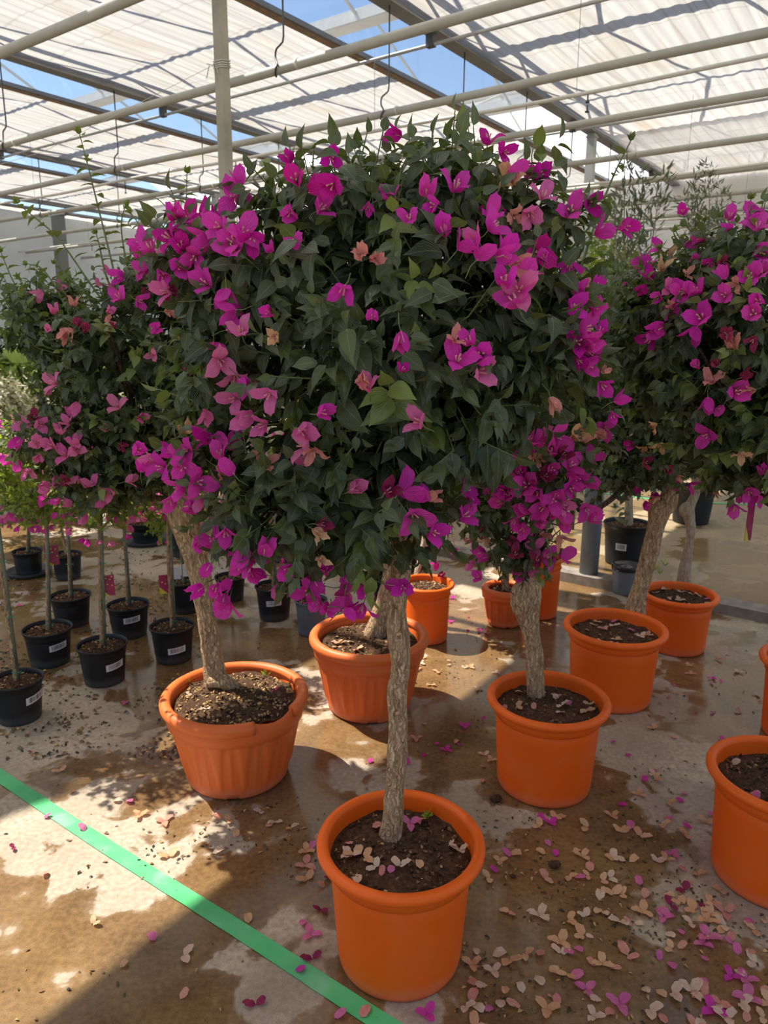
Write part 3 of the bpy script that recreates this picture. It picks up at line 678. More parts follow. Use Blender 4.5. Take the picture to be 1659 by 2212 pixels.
def flower_mesh(name, mt, open_, seed, crumple=0., nb=3, stem=True, L=.047):
    b_ = MB(); rs = random.Random(seed)
    for k in range(nb):
        V, F, UVs = bract_grid(open_*rs.uniform(.8, 1.2), rs.uniform(.66, .88), crumple, seed*7+k, curl=rs.uniform(.1, .6))
        V = rotz(V*rs.uniform(.9, 1.08), k*2*math.pi/3+rs.uniform(-.15, .15))
        b_.add(V*L, F, 0, UVs, (rs.random()*.6, 0, 0))
    for k in range(3):
        a = k*2.1+.9+seed; r = .12
        P = np.array([(0, 0, 0), (r*.5*math.cos(a), r*.5*math.sin(a), .25), (r*math.cos(a), r*math.sin(a), .5)])*L
        b_.tube(P, [.0011, .0013, .0015], 6, 1)
        e = P[-1]; st = []
        for q in range(10):
            aa = q*math.pi/5; rr = .0027 if q % 2 == 0 else .0013; st.append(e+np.array([rr*math.cos(aa), rr*math.sin(aa), .0008]))
        st.append(e+np.array([0, 0, -.001])); b_.add(st, [(q, (q+1) % 10, 10) for q in range(10)], 1 if not crumple else 0)
    if stem: b_.tube(np.array([(0, 0, .05*L), (.004, 0, -.012), (.002, .004, -.035)]), [.0012, .0011, .0011], 5, 2)
    me = mesh(name, np.concatenate(b_.V), b_.F, [mt, STAMEN, STEM], True, np.concatenate(b_.UV), np.concatenate(b_.A), b_.M); return me
FL = {}
for key in BR:
    cr_ = {'m': 0, 'd': 0, 'p': .05, 's': .16, 't': .22, 'r': .12, 'w': .14}[key]
    FL[key] = [flower_mesh('flower_'+key, BR[key], op, 3+i*5+ord(key), cr_) for i, op in enumerate((.24, .40, .55, .75, 1.05) if cr_ < .1 else (.22, .45, .8))]

def orient(n, spin):
    return Vector(n).to_track_quat('Z', 'Y').to_matrix().to_4x4() @ Matrix.Rotation(spin, 4, 'Z')

def put_flower(root, p, n, key, s, me=None):
    me = me or random.choice(FL[key]); o = bpy.data.objects.new('flower', me); COL.objects.link(o); o.parent = root
    m = orient(n, random.random()*6.28); m = Matrix.Translation(Vector(p)-parent_loc(root)) @ m @ Matrix.Scale(s, 4); o.matrix_local = m
    if key in 'stw': o['label'] = {'s': 'faded salmon bracts', 't': 'dried tan bracts', 'w': 'bleached bracts'}[key]
    return o

def flowers(root, cr, lst, scale=1.0, push=.004, aim=.42):
    """lst: (px, py, key[, size]) ; first 100 become parts, the rest one stuff mesh"""
    rest = MB()
    mats = [BR[k] for k in BR]+[STAMEN, STEM]; ki = {k: i for i, k in enumerate(BR)}
    for i, f in enumerate(lst):
        px, py, key = f[:3]; s = (f[3] if len(f) > 3 else 1.0)*scale*random.uniform(.92, 1.1)
        p, n = cr.hit(px, py, 1.05); tc = unit(EYE-p)
        nn = unit(n*.45+tc*aim+rv()*.48+np.array([0, 0, -.18 if key in 'stw' else .08])); p = p+n*(push-.012)
        if i < 100: put_flower(root, p, nn, key, s)
        else:
            me = random.choice(FL[key]); m = np.array(Matrix.Translation(Vector(p)) @ orient(nn, random.random()*6.28) @ Matrix.Scale(s, 4))
            v = np.zeros(len(me.vertices)*3, dtype=np.float32); me.vertices.foreach_get('co', v); v = v.reshape(-1, 3); v = v@m[:3, :3].T+m[:3, 3]
            n0 = rest.n; uvl = np.zeros((len(v), 2))
            for pl in me.polygons:
                for li, vi in zip(pl.loop_indices, pl.vertices): uvl[vi] = me.uv_layers[0].data[li].uv
            rest.V.append(v.astype(float)); rest.UV.append(uvl); rest.A.append(np.tile([random.random()*.6, 0, 0], (len(v), 1)))
            for pl in me.polygons:
                rest.F.append(tuple(j+n0 for j in pl.vertices)); rest.M.append(ki[key] if pl.material_index == 0 else len(BR)+pl.material_index-1)
            rest.n += len(v)
    if rest.n:
        o = rest.build('flower', mats, root, True, True); o['kind'] = 'stuff'

# pots ---------------------------------------------------------------
def arc(cx, cz, r, a0, a1, n): return [(cx+r*math.cos(a), cz+r*math.sin(a)) for a in np.linspace(a0, a1, n)]
def smooth_pot(root, R, H, m, rb=.76, lip=.0155):
    Rb = R*rb; x1 = R-lip*1.9
    body = [(.001, .004), (Rb-.02, .004), (Rb-.012, 0), (Rb-.003, .004), (Rb, .014)]
    for t in np.linspace(.08, .80, 8): body.append((Rb+(x1-Rb)*t*.97, H*t))
    body += [(Rb+(x1-Rb)*.80*.97-.0015, H*.806), (Rb+(x1-Rb)*.80*.97+.0062, H*.812), (x1-.001, H*.86), (x1, H-lip*2.1)]
    body += arc(R-lip, H-lip, lip, -math.pi*.75, math.pi, 14)
    body += [(R-2*lip-.002, H-.04), (R-2*lip-.012, H-.10), (.001, H-.10)]
    V, F = lathe(body, 72, root.location); b_ = MB(); b_.add(V, F); return b_.build('pot', m, root)

def ribbed_pot(root, R, H, m, broken=False, rb=.70):
    Rb = R*rb; xr = R*.88; a_s, a_e = (-math.radians(24), math.radians(296)) if broken else (0, 2*math.pi)
    prof = [(.001, .006), (Rb-.025, .006), (Rb-.01, 0), (Rb, .012), (Rb+.004, H*.10)]
    for t in np.linspace(.14, .70, 14): prof.append((Rb+(xr-Rb)*t/.72, H*t))
    prof += [(xr+.004, H*.715), (xr+.012, H*.73), (xr+.014, H*.80), (xr+.013, H*.90), (xr+.010, H-.012), (xr+.006, H-.004), (xr+.001, H-.008)]
    prof += [(xr-.006, H-.05), (xr-.014, H-.11), (.001, H-.11)]
    npan = 15
    def mod(an, i, r, z):
        t = z/H
        if .12 < t < .71 and r > Rb*.9:
            ph = (an/(2*math.pi)*npan) % 1.0; wd = .16+.34*max(0, (t-.12)/.58)**1.4
            d = min(ph, 1-ph); s = 1/(1+math.exp((d-wd*.5)*40)); bulge = .0065*s*min(1, (t-.12)*14)*min(1, (.72-t)*30)
            d2 = abs(ph-.5); bulge += .003*math.exp(-(d2/.05)**2)*min(1, (t-.12)*10)*min(1, (.71-t)*10)
            r = r-.003+bulge
        if t < .06 and r > Rb*.85 and (an % (math.pi/2)) < .22: z = z+.014 if z < .01 else z
        if broken and t > .9 and r > xr*.9:   # chipped upper wall where the lip is missing
            q = (an-math.radians(292))/math.radians(50)
            if 0 < q < 1: z -= .026*math.sin(math.pi*min(1, q))*(1.0)+.003*noise.noise(Vector((an*30, 0, 0)))
        return r, z
    V, F = lathe(prof, 240, root.location, mod); b_ = MB(); b_.add(V, F); b_.build('pot', m, root)
    lip = .021; cx = R-lip*.9
    ring = arc(cx, H-lip*1.05, lip, -math.pi*.55, math.pi*.98, 14)
    ring = [(x, z if z > H-lip*1.05 else H-lip*1.05+(z-(H-lip*1.05))*1.3) for x, z in ring]
    ring += [(xr-.002, H-.03), (cx-.004, H-lip*2.15)] ; ring.append(ring[0])
    V, F = lathe(ring, 96, root.location, None, a_s, a_e, True); b_ = MB(); b_.add(V, F); return b_.build('rim', m, root)

def nursery_pot(root, R, H, m, rb=.78):
    Rb = R*rb; x1 = R-.006
    prof = [(.001, .003), (Rb-.012, .003), (Rb-.006, 0), (Rb, .004), (Rb+.001, .02)]
    for t in np.linspace(.15, .8, 5): prof.append((Rb+(x1-Rb)*t*.93, H*t))
    prof += [(x1-.004, H*.84), (x1-.001, H*.86), (x1, H-.012), (R, H-.010), (R+.001, H-.003), (R-.002, H), (R-.006, H-.002), (R-.008, H-.02), (R-.014, H-.06), (.001, H-.06)]
    V, F = lathe(prof, 56, root.location); b_ = MB(); b_.add(V, F); return b_.build('pot', m, root)

def soil(root, R, z, seed=0, m=None, chips=150, lump=.008, gold=.25):
    c = np.array(root.location); n = 36; rings = 12; V = [c+np.array([0, 0, z+.01])]; F = []
    for i in range(1, rings+1):
        r = R*i/rings
        for k in range(n):
            a = 2*math.pi*k/n; x, y = r*math.cos(a), r*math.sin(a)
            h = lump*noise.noise(Vector((x*28+seed, y*28, seed)))+lump*1.1*noise.noise(Vector((x*70, y*70, seed)))+.012*(1-(i/rings)**2)
            V.append(c+np.array([x, y, z+h]))
    for k in range(n): F.append((0, 1+k, 1+(k+1) % n))
    for i in range(rings-1):
        for k in range(n): a = 1+i*n+k; b2 = 1+i*n+(k+1) % n; F.append((a, a+n, b2+n, b2))
    b_ = MB(); b_.add(V, F); b_.build('soil', m or SOIL, root)
    b_ = MB(); rs = random.Random(seed+5)
    for _ in range(chips):
        r = R*.94*math.sqrt(rs.random()); a = rs.random()*6.283; s = rs.uniform(.003, .012)
        p = c+np.array([r*math.cos(a), r*math.sin(a), z+.010*(1-(r/R)**2)+rs.uniform(-.002, .006)])
        ax = unit(np.array([rs.gauss(0, 1), rs.gauss(0, 1), rs.gauss(0, .4)])); ay = unit(np.cross(ax, [rs.gauss(0, 1), rs.gauss(0, 1), 1])); az = np.cross(ax, ay)
        q = rs.random(); V = [p+ax*s, p+ay*s*.6, p-ax*s*rs.uniform(.6, 1), p-ay*s*.6, p+az*s*.45, p-az*s*.45]
        b_.add(V, [(0, 1, 4), (1, 2, 4), (2, 3, 4), (3, 0, 4), (1, 0, 5), (2, 1, 5), (3, 2, 5), (0, 3, 5)], 0 if q > gold+.35 else (1 if q > gold else 2))
    o = b_.build('bark_chips', [SOIL, CHIP, CHIP_L], root, False); o['kind'] = 'stuff'

def trunk(root, pts, m=None, n=60, seg=22, wob=.10, name='trunk', seed=0):
    """pts: (x, y, z, r)"""
    P = spline(np.array(pts), n); b_ = MB(); b_.tube(P[:, :3], P[:, 3], seg, 0, True, wob, seed); return b_.build(name, m or BARK, root)

def pix_trunk(root, spec, Y=None, z0=None, **kw):
    """spec: (px,py,r) from the soil upward, all at the plant's own distance"""
    b0 = at_z(spec[0][0], spec[0][1], z0) if z0 is not None else at_y(spec[0][0], spec[0][1], Y)
    pts = [(*b0, spec[0][2])]
    for px, py, r in spec[1:]: pts.append((*at_y(px, py, b0[1]), r))
    pts.insert(0, (b0[0], b0[1], b0[2]-.04, spec[0][2]*1.1))
    trunk(root, pts, **kw); return np.array(pts)

def branches(root, start, cr, n=9, r0=.014, m=None, seed=1):
    rs = random.Random(seed)
    b_ = MB()
    for i in range(n):
        c, r = rs.choice(cr.E); d = unit(np.array([rs.gauss(0, 1), rs.gauss(0, 1), rs.gauss(.4, .7)])); e = c+d*r*.8
        mid_ = start*.55+e*.45+np.array([rs.gauss(0, .03), rs.gauss(0, .03), -.02]); P = spline([start, mid_, e], 16)
        b_.tube(P, np.linspace(r0*rs.uniform(.6, 1.1), .003, 16), 8, 0, True, .15, i)
        for k in range(3):
            s_ = P[rs.randint(5, 13)]; e2 = s_+unit(np.array([rs.gauss(0, 1), rs.gauss(0, 1), rs.gauss(.3, .8)]))*rs.uniform(.08, .2)
            b_.tube(spline([s_, (s_+e2)/2+np.array([0, 0, .01]), e2], 6), np.linspace(.004, .0015, 6), 5, 0, False)
    b_.build('branches', m or BARK_DK, root)

def sticker(root, R_at, z, ang, w_=.05, h=.022, tilt=.12, rb=.0):
    """barcode label bent round the pot wall"""
    c = np.array(root.location); n = 8; V = []; F = []
    def P(a, zz, off): r = R_at(zz)+off; return c+np.array([r*math.cos(a), r*math.sin(a), zz])
    r0 = R_at(z); da = w_/r0
    for i in range(n+1):
        s = -.5+i/n; a = ang+s*da
        for e, off in ((-.5, .0012), (.5, .0012)): V.append(P(a, z+e*h+s*tilt*h*4*.5, off))
    F = [(2*i, 2*i+2, 2*i+3, 2*i+1) for i in range(n)]
    b_ = MB(); b_.add(V, F); st = b_.build('barcode_sticker', STICK, root)
    b_ = MB(); rs = random.Random(int(ang*100)); s = -.36
    while s < .36:
        bw = rs.choice((.006, .012, .02)); V = []
        for q in (s, s+bw):
            for e in (-.30, .38): V.append(P(ang+q*da, z+e*h+q*tilt*h*2, .0018))
        b_.add(V, [(0, 2, 3, 1)]); s += bw+rs.choice((.012, .02, .03))
    b_.build('barcode', INK, st, False)

def plant_tag(root, p, w_=.035, h=.055, m=TAGM, face=None, stick=True, yellow=True, dots=True):
    f = unit(EYE-p) if face is None else face; f = unit(np.array([f[0], f[1], 0])); x = np.cross(UP, f); b_ = MB()
    b_.box(p, x, f, UP, w_/2, .0006, h/2)
    if yellow:
        c = p+f*.0008; b_.add([c-x*w_/2-UP*h/2, c+x*w_*.12-UP*h/2, c-x*w_/2-UP*h*.12], [(0, 1, 2)], 1)
    if dots:
        for _ in range(5):
            c = p+f*.0009+x*random.uniform(-.35, .4)*w_+UP*random.uniform(-.1, .42)*h; V = [c+(x*math.cos(a)+UP*math.sin(a))*.0035 for a in np.linspace(0, 5.5, 6)]; b_.add(V, [tuple(range(6))], 2)
    o = b_.build('plant_tag', [m, TAGY, TAGD], root, False)
    return o

# ------------------------------------------------------------------ the potted trees
def C_(px, py, Y, r): return (at_y(px, py, Y), r)
G_TREE = 'bougainvillea trees in orange pots'

# front tree
root = thing('potted_bougainvillea', 'largest bougainvillea tree in the nearest smooth orange pot at the front centre', 'potted tree', (.05, 1.64, 0), G_TREE)
smooth_pot(root, .217, .352, POT, .75); soil(root, .183, .300, 1, chips=420, lump=.014, gold=.06)
b0 = at_z(845, 1812, .30)
tp = pix_trunk(root, [(843, 1812, .033), (848, 1770, .027), (853, 1700, .0245), (858, 1640, .026), (861, 1560, .024), (857, 1500, .026), (866, 1440, .0245), (861, 1380, .027), (856, 1320, .024), (864, 1250, .0245), (868, 1180, .026), (872, 1110, .03), (868, 1050, .028)], z0=.30, n=110, seg=28, wob=.16, seed=3)
YF = tp[0][1]
crF = Crown([C_(870, 750, YF, (.37, .36, .31)), C_(640, 1075, YF-.04, (.19, .20, .165)), C_(815, 1075, YF-.08, (.17, .18, .155)), C_(425, 575, YF+.02, (.085, .11, .085)),
             C_(1120, 525, YF, (.155, .17, .11)), C_(760, 455, YF, (.19, .19, .085)), C_(960, 430, YF, (.15, .16, .09)), C_(465, 1010, YF, (.09, .10, .075)), C_(1165, 735, YF, (.13, .2, .155)),
             C_(480, 760, YF, (.115, .16, .19)), C_(600, 600, YF, (.16, .18, .15)), C_(950, 930, YF, (.16, .18, .13))])
L = Leaves(LT); S = MB()
grow_foliage(crF, 1120, L, S, (.048, .084), young=.07, droop=.75)
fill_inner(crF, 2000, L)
for base, mid_, tip, sz in (((800, 430), (800, 380), (806, 340), .04), ((905, 400), (897, 360), (905, 318), .038), ((680, 400), (676, 360), (678, 320), .028), ((580, 470), (585, 430), (578, 395), .03), ((1215, 560), (1290, 470), (1310, 440), .04), ((1000, 420), (1010, 380), (985, 335), .036), ((1080, 400), (1090, 360), (1060, 340), .035), ((620, 480), (560, 450), (535, 430), .035), ((740, 430), (730, 390), (705, 350), .035), ((860, 420), (850, 370), (840, 345), .038), ((1160, 470), (1180, 420), (1215, 425), .035)):
    q = [at_y(*base, YF-.03), at_y(*mid_, YF-.03), at_y(*tip, YF-.04)]; shoot(q, L, S, sz, 9, .003, young=.7, y0=.02, light=.1)
L.build('foliage', LEAF, root); S.build('twigs', STEM, root)
branches(root, tp[-1][:3]-np.array([0, 0, .03]), crF, 16, .013)
b_ = MB()
for (ax_, ay_), (bx_, by_) in (((960, 400), (955, 338)), ((1000, 400), (1003, 345)), ((985, 420), (1030, 352)), ((600, 440), (575, 392)), ((860, 420), (830, 360))):
    b_.tube([at_y(ax_, ay_, YF), at_y(bx_, by_, YF)], [.004, .0036], 7)
b_.build('cut_stubs', STEM_DK, root)
FF_ = [(880,312,'d'),(718,360,'d',.8),(640,369,'d',.9),(653,405,'d',1.1),(725,405,'d',1.15),(675,420,'d'),(642,447,'m',1.1),(523,423,'m'),(514,446,'m'),(693,476,'m'),(794,434,'m',.7),(848,457,'m',.8),(917,447,'m'),(975,437,'m',1.15),(940,465,'m',.9),(885,497,'m',.8),(642,550,'m'),(752,625,'m',.9),(465,615,'m'),(501,618,'m',1.1),(480,670,'m',1.1),(530,674,'m'),(602,680,'m',.8),(507,716,'m',.9),(541,727,'p'),(472,774,'p',1.2),(505,745,'m'),(501,800,'p',1.1),(534,813,'m'),(527,853,'p',1.1),(602,839,'p'),(563,886,'p',1.2),(592,906,'p'),(451,875,'p'),(696,882,'m',.9),(613,727,'t',.8),(787,567,'s',.9),(810,572,'s',.8),(866,716,'m'),(790,806,'s',.8),(798,839,'p',.9),(809,694,'m',.7),
 (408,490,'d',1.1),(440,500,'d',1.1),(389,493,'m',1.1),(430,485,'d',1.2),(449,505,'d',1.1),(372,512,'m',1.1),(331,538,'m'),(317,560,'m',.9),(348,551,'m',1.1),(382,529,'d',1.1),(399,548,'d',1.1),(389,575,'m'),(340,578,'m'),(360,585,'m'),(372,608,'r'),(386,640,'p',1.1),(435,543,'m'),(442,558,'m'),(466,522,'m'),(456,505,'m'),(493,505,'m'),(517,536,'m'),(519,555,'m',1.1),(551,524,'d',.9),(531,519,'m'),
 (1045,335,'d'),(1070,342,'d',.9),(1132,360,'d',1.2),(1080,395,'m',1.1),(1150,408,'d',.9),(1065,430,'d',1.1),(1108,418,'t',1.1),(1110,475,'s',1.1),(1140,468,'p',1.1),(1165,447,'p'),(1220,470,'m'),(1255,452,'d',.9),(1320,490,'d',1.1),(1265,510,'m',1.1),(1050,488,'m'),(1044,515,'m'),(1028,542,'p'),(1020,577,'m',1.1),(981,555,'m'),(957,531,'m'),(1058,570,'m'),(1073,565,'m'),(1095,584,'s',.9),(1157,534,'d',1.1),(1222,555,'m'),(1160,577,'m',.8),(1078,628,'m'),(1107,613,'m',1.1),(1107,637,'p',1.1),(1107,672,'m',1.2),
 (1239,645,'s',.8),(1230,652,'m',.9),(1268,642,'m',.9),(1210,671,'m'),(1261,680,'m',1.1),(1239,715,'m',1.2),(1251,745,'m',1.2),(1278,724,'m',.9),(1225,741,'d'),(1247,782,'m'),(1266,765,'m',.9),(1222,770,'d',.8),(1280,818,'m',.9),(1288,794,'s',.7),
 (1010,746,'m',.8),(979,782,'m',.9),(974,739,'s',.7),(1020,797,'p',1.1),(1030,765,'m',.9),(1172,850,'s',.9),(1307,864,'m',.8),(1302,885,'m',.7),(911,904,'p'),(907,1026,'m',.9),(864,1066,'m',1.1),(881,1102,'m',1.1),(911,1075,'s',1.),(917,1140,'m',1.),(761,1062,'p',1.1),(979,1067,'m'),(1006,1051,'m',.8),(976,1113,'m',1.1),
 (655,913,'p',1.2),(678,950,'p',1.1),(688,955,'s'),(456,930,'d',1.1),(417,946,'t',.9),(433,966,'m',1.1),(418,983,'m',1.1),(395,990,'m'),(408,1009,'m',1.1),(506,973,'m',1.1),(493,1003,'m',1.1),(466,1009,'s',1.1),(519,1032,'m',1.1),(645,1016,'p'),(576,1012,'s'),(375,1010,'m'),(360,1000,'p'),(410,1042,'m',1.1),(390,1060,'m',1.1),(407,1082,'m',1.1),(443,1060,'p'),(316,966,'m',.9),(322,1020,'m',.8),(430,1035,'m',1.1),
 (446,1152,'m'),(499,1135,'m'),(483,1168,'m',1.1),(543,1168,'m',1.2),(533,1201,'m',1.1),(549,1215,'m'),(576,1188,'m',1.1),(582,1225,'m'),(560,1190,'d'),(470,1205,'m',.9),(453,1254,'m'),(480,1248,'m'),(513,1238,'m'),(496,1268,'m',1.1),(506,1284,'m',1.1),(629,1208,'m'),(602,1245,'p',.8),(649,1235,'m'),(672,1231,'m',1.1),(664,1255,'m'),(698,1221,'m'),(684,1270,'m',1.1),(725,1253,'m'),(768,1231,'m',.9),(791,1245,'m'),(751,1271,'m',1.1),(708,1291,'m'),(788,1284,'m'),(828,1245,'m',1.2),(867,1248,'m'),(727,1305,'p',1.1),(745,1300,'m'),(672,1135,'t',.9),(685,1191,'t',.9),(828,1069,'r'),(680,1128,'r',.8),(600,560,'m',.6),(868,800,'d',.5)]
pri = sorted(FF_, key=lambda f: -(f[3] if len(f) > 3 else 1.0)); random.shuffle(pri[100:])
flowers(root, crF, pri, .95, push=.030)

# broken ribbed pot tree, left
root = thing('potted_bougainvillea', 'bougainvillea tree with tall upright shoots in a ribbed terracotta pot with broken rim', 'potted tree', (-.545, 2.47, 0), G_TREE)
ribbed_pot(root, .268, .335, POT_T, True); soil(root, .220, .300, 2, chips=1300, lump=.020, gold=.38)
tp = pix_trunk(root, [(470, 1488, .050), (462, 1440, .040), (452, 1370, .036), (443, 1300, .037), (430, 1230, .040), (412, 1170, .046), (395, 1110, .056), (380, 1050, .045)], z0=.29, n=90, seg=26, wob=.20, seed=8)
YL = tp[0][1]
b_ = MB(); b_.tube(spline([at_y(455, 1470, YL-.02), at_y(490, 1478, YL-.03), at_y(510, 1496, YL-.02)], 10), np.linspace(.036, .026, 10), 14, 0, True, .3, 2); b_.build('stump', BARK, root); b_ = MB()
b_.tube(spline([at_y(420, 1200, YL), at_y(450, 1165, YL), at_y(478, 1120, YL), at_y(500, 1040, YL)], 16), np.linspace(.035, .018, 16), 12, 0, True, .2, 4); b_.build('side_branch', BARK, root)
crL = Crown([C_(290, 790, YL, (.34, .34, .27)), C_(200, 950, YL-.14, (.30, .20, .13)), C_(430, 850, YL, (.2, .28, .22)), C_(130, 700, YL+.05, (.16, .25, .15)), C_(380, 620, YL+.05, (.18, .25, .12)), C_(230, 1040, YL-.16, (.22, .15, .09))])
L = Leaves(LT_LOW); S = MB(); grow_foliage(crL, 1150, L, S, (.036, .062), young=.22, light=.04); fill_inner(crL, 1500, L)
SH = [[(262, 660), (240, 560), (208, 430), (188, 350), (172, 290)], [(300, 740), (215, 640), (130, 520), (75, 470), (38, 440)], [(140, 760), (75, 690), (30, 610), (2, 545)], [(290, 640), (272, 560), (262, 490), (270, 445)], [(402, 640), (398, 540), (402, 440), (404, 375)],
      [(230, 690), (190, 640), (150, 600), (120, 570)], [(330, 660), (330, 560), (310, 500), (282, 460)], [(170, 780), (110, 730), (60, 690), (25, 680)], [(245, 640), (225, 580), (215, 530), (208, 505)], [(190, 820), (110, 760), (60, 640), (40, 600)], [(350, 620), (345, 560), (350, 500), (365, 470)], [(60, 760), (40, 720), (20, 640), (-20, 600)], [(150, 680), (120, 620), (90, 580), (60, 570)]]
for i, s_ in enumerate(SH): shoot([at_y(x, y, YL-.12+.03*(i % 4)) for x, y in s_], L, S, .060 if i < 5 else .046, 15 if i < 3 else 11, .004, young=1., y0=.22, light=.25)
L.build('foliage', LEAF, root); S.build('twigs', STEM, root); branches(root, tp[-1][:3]-np.array([0, 0, .05]), crL, 14, .016, seed=4)
fl = [(270,596,'m',1.2),(263,650,'m',1.2),(294,648,'m',1.1),(324,714,'m',1.2),(236,629,'p',.7),(209,619,'p',.7),(236,589,'p',.8),(91,629,'p'),(125,623,'p',.7),(121,680,'p'),(233,677,'p',.8),(105,714,'p',.8),(355,676,'s',1.1),(382,684,'s',.9),(377,719,'t',.8),(331,766,'p',.8),(406,787,'m'),(162,663,'s'),(145,714,'s',1.1),(160,712,'s'),(172,708,'r'),(185,715,'r'),(229,700,'s'),(253,710,'r',.8),(125,829,'p',1.2),(101,852,'p',.8),(172,869,'p'),(256,879,'p'),(300,900,'p'),(236,926,'s'),(155,903,'p',1.1),(54,916,'p',1.1),(84,916,'p',1.1),(132,940,'p',1.1),(152,918,'p'),(81,960,'p',1.2),(118,968,'p',1.3),(165,970,'p',1.1),(47,947,'m',1.1),(158,957,'p'),(40,990,'m'),(81,984,'p'),(145,984,'p',1.1),(169,1025,'p',1.2),(118,1025,'p',1.2),(91,1048,'p'),(189,1106,'p',1.2),(159,1089,'p'),(130,1075,'m'),(200,1050,'p'),(240,1060,'p'),(270,1040,'p'),(60,1010,'p'),(25,1000,'m'),(340,990,'p'),(75,905,'r'),(260,960,'r',.8),(300,600,'p',.8),(310,640,'r',.7),(345,560,'p'),(300,555,'s'),(232,1080,'p'),(112,1055,'p'),(150,1048,'r'),(285,1110,'p'),(255,1105,'m',.9)]
flowers(root, crL, fl, .92, push=.015)

# middle right tree
root = thing('potted_bougainvillea', 'bougainvillea with a thick stubby trunk in the smooth orange pot right of the front one', 'potted tree', (.60, 2.42, 0), G_TREE)
smooth_pot(root, .220, .352, POT, .77); soil(root, .186, .300, 3, chips=260, gold=.05)
tp = pix_trunk(root, [(1158, 1506, .034), (1155, 1440, .031), (1149, 1370, .032), (1141, 1330, .042), (1136, 1295, .058), (1142, 1265, .048), (1150, 1225, .026), (1160, 1150, .022), (1150, 1050, .02)], z0=.30, n=90, seg=26, wob=.17, seed=12)
YM = tp[0][1]
crM = Crown([C_(1165, 1010, YM-.38, (.135, .15, .19)), C_(1120, 820, YM, (.31, .30, .30)), C_(1230, 900, YM-.1, (.14, .2, .2)), C_(1060, 1090, YM-.1, (.13, .16, .12)), C_(1120, 1190, YM-.15, (.11, .13, .07))])
L = Leaves(LT); S = MB(); grow_foliage(crM, 700, L, S, (.042, .066), young=.12); fill_inner(crM, 900, L)
shoot([at_y(x, y, YM-.25) for x, y in ((1225, 700), (1255, 580), (1290, 470), (1325, 380), (1362, 305))], L, S, .066, 11, .0055, young=.45, y0=.02, light=.05)
shoot([at_y(x, y, YM-.2) for x, y in ((1325, 830), (1318, 700), (1310, 620), (1305, 550))], L, S, .045, 10, .0045, young=.8, y0=.2, light=.15)
shoot([at_y(x, y, YM-.3) for x, y in ((1180, 1160), (1190, 1200), (1185, 1240))], L, S, .05, 5, .003, young=.3, y0=.1)
L.build('foliage', LEAF, root); S.build('twigs', STEM, root); branches(root, tp[-1][:3], crM, 10, .013, seed=6)
b_ = MB(); b_.tube(spline([at_y(1052, 1168, YM-.3), at_y(1072, 1215, YM-.3), at_y(1085, 1258, YM-.25), at_y(1110, 1285, YM-.1)], 14), .0022, 5); b_.build('dry_twig', STEM_DK, root)
fl = [(1133,915,'m',1.1),(1117,956,'m'),(1144,953,'m'),(1166,937,'p'),(1198,942,'m',1.2),(1074,983,'m'),(1106,986,'m',1.1),(1090,1005,'m'),(1150,988,'s',.9),(1193,986,'m',1.2),(1184,968,'m'),(1093,1034,'m',1.1),(1055,1064,'m',1.1),(1030,1089,'m',1.1),(1139,1051,'m',1.3),(1130,1062,'m'),(1084,1089,'m',1.2),(1144,1105,'m',1.2),(1133,1110,'m'),(1193,1081,'m',1.1),(1177,1094,'m',1.1),(1204,1110,'m',1.1),(1190,1120,'m'),(1231,1010,'m'),(1228,1034,'m',1.1),(1233,1056,'m'),(1263,1045,'m',1.2),(1277,991,'m'),(1250,1030,'m'),(1307,925,'m'),(1255,921,'s',1.2),(1239,945,'t',1.2),(1262,950,'s'),(1285,926,'s',1.1),(1269,1100,'m',1.1),(1272,1129,'m',1.1),(1136,1140,'m',1.1),(1144,1154,'m'),(1117,1175,'r',1.2),(1171,1156,'s',1.1),(1206,1162,'s',1.1),(1046,1194,'m',1.3),(1052,1205,'m'),(1174,1197,'m',1.1),(1217,1208,'m',1.2),(1131,1243,'m',1.1),(1141,1240,'p'),(1052,1165,'t',.8),(1019,1213,'p',.9),(1033,1251,'m',.9),(1044,1143,'r',.9),(1177,1032,'r'),(1160,1035,'r'),(1150,1070,'r'),(1190,1015,'m'),(1215,985,'r',.9),(1160,1100,'m'),(1110,1120,'m'),(1100,1075,'m'),(1165,1060,'m',1.1),(1205,1060,'m'),(1175,1000,'s'),(1210,1090,'p'),(1135,1010,'m'),(1120,1025,'d'),(1090,1060,'d'),(1155,960,'m'),(1180,1140,'m'),(1215,1130,'m'),(1160,1180,'p'),(1110,1200,'r'),(1190,1220,'m',.9),(1165,1215,'r')]
flowers(root, crM, fl, 1.0)

# leaning tree behind it
root = thing('potted_bougainvillea', 'bougainvillea with a thick trunk leaning right in the orange pot behind the middle right one', 'potted tree', (1.05, 3.10, 0), G_TREE)
smooth_pot(root, .229, .352, POT, .78); soil(root, .195, .300, 4, chips=260, gold=.05)
tp = pix_trunk(root, [(1366, 1336, .046), (1382, 1275, .037), (1402, 1200, .038), (1416, 1140, .040), (1426, 1100, .050), (1442, 1085, .042), (1455, 1040, .034), (1470, 990, .03)], z0=.30, n=80, seg=26, wob=.22, seed=21)
YB = tp[0][1]
crB = Crown([C_(1450, 900, YB, (.30, .34, .26)), C_(1350, 800, YB, (.18, .3, .26)), C_(1420, 990, YB-.1, (.22, .2, .10)), C_(1330, 1000, YB, (.14, .2, .16)), C_(1400, 680, YB, (.26, .3, .2))])
L = Leaves(LT_LOW); S = MB(); grow_foliage(crB, 800, L, S, (.045, .07), young=.15); fill_inner(crB, 1300, L)
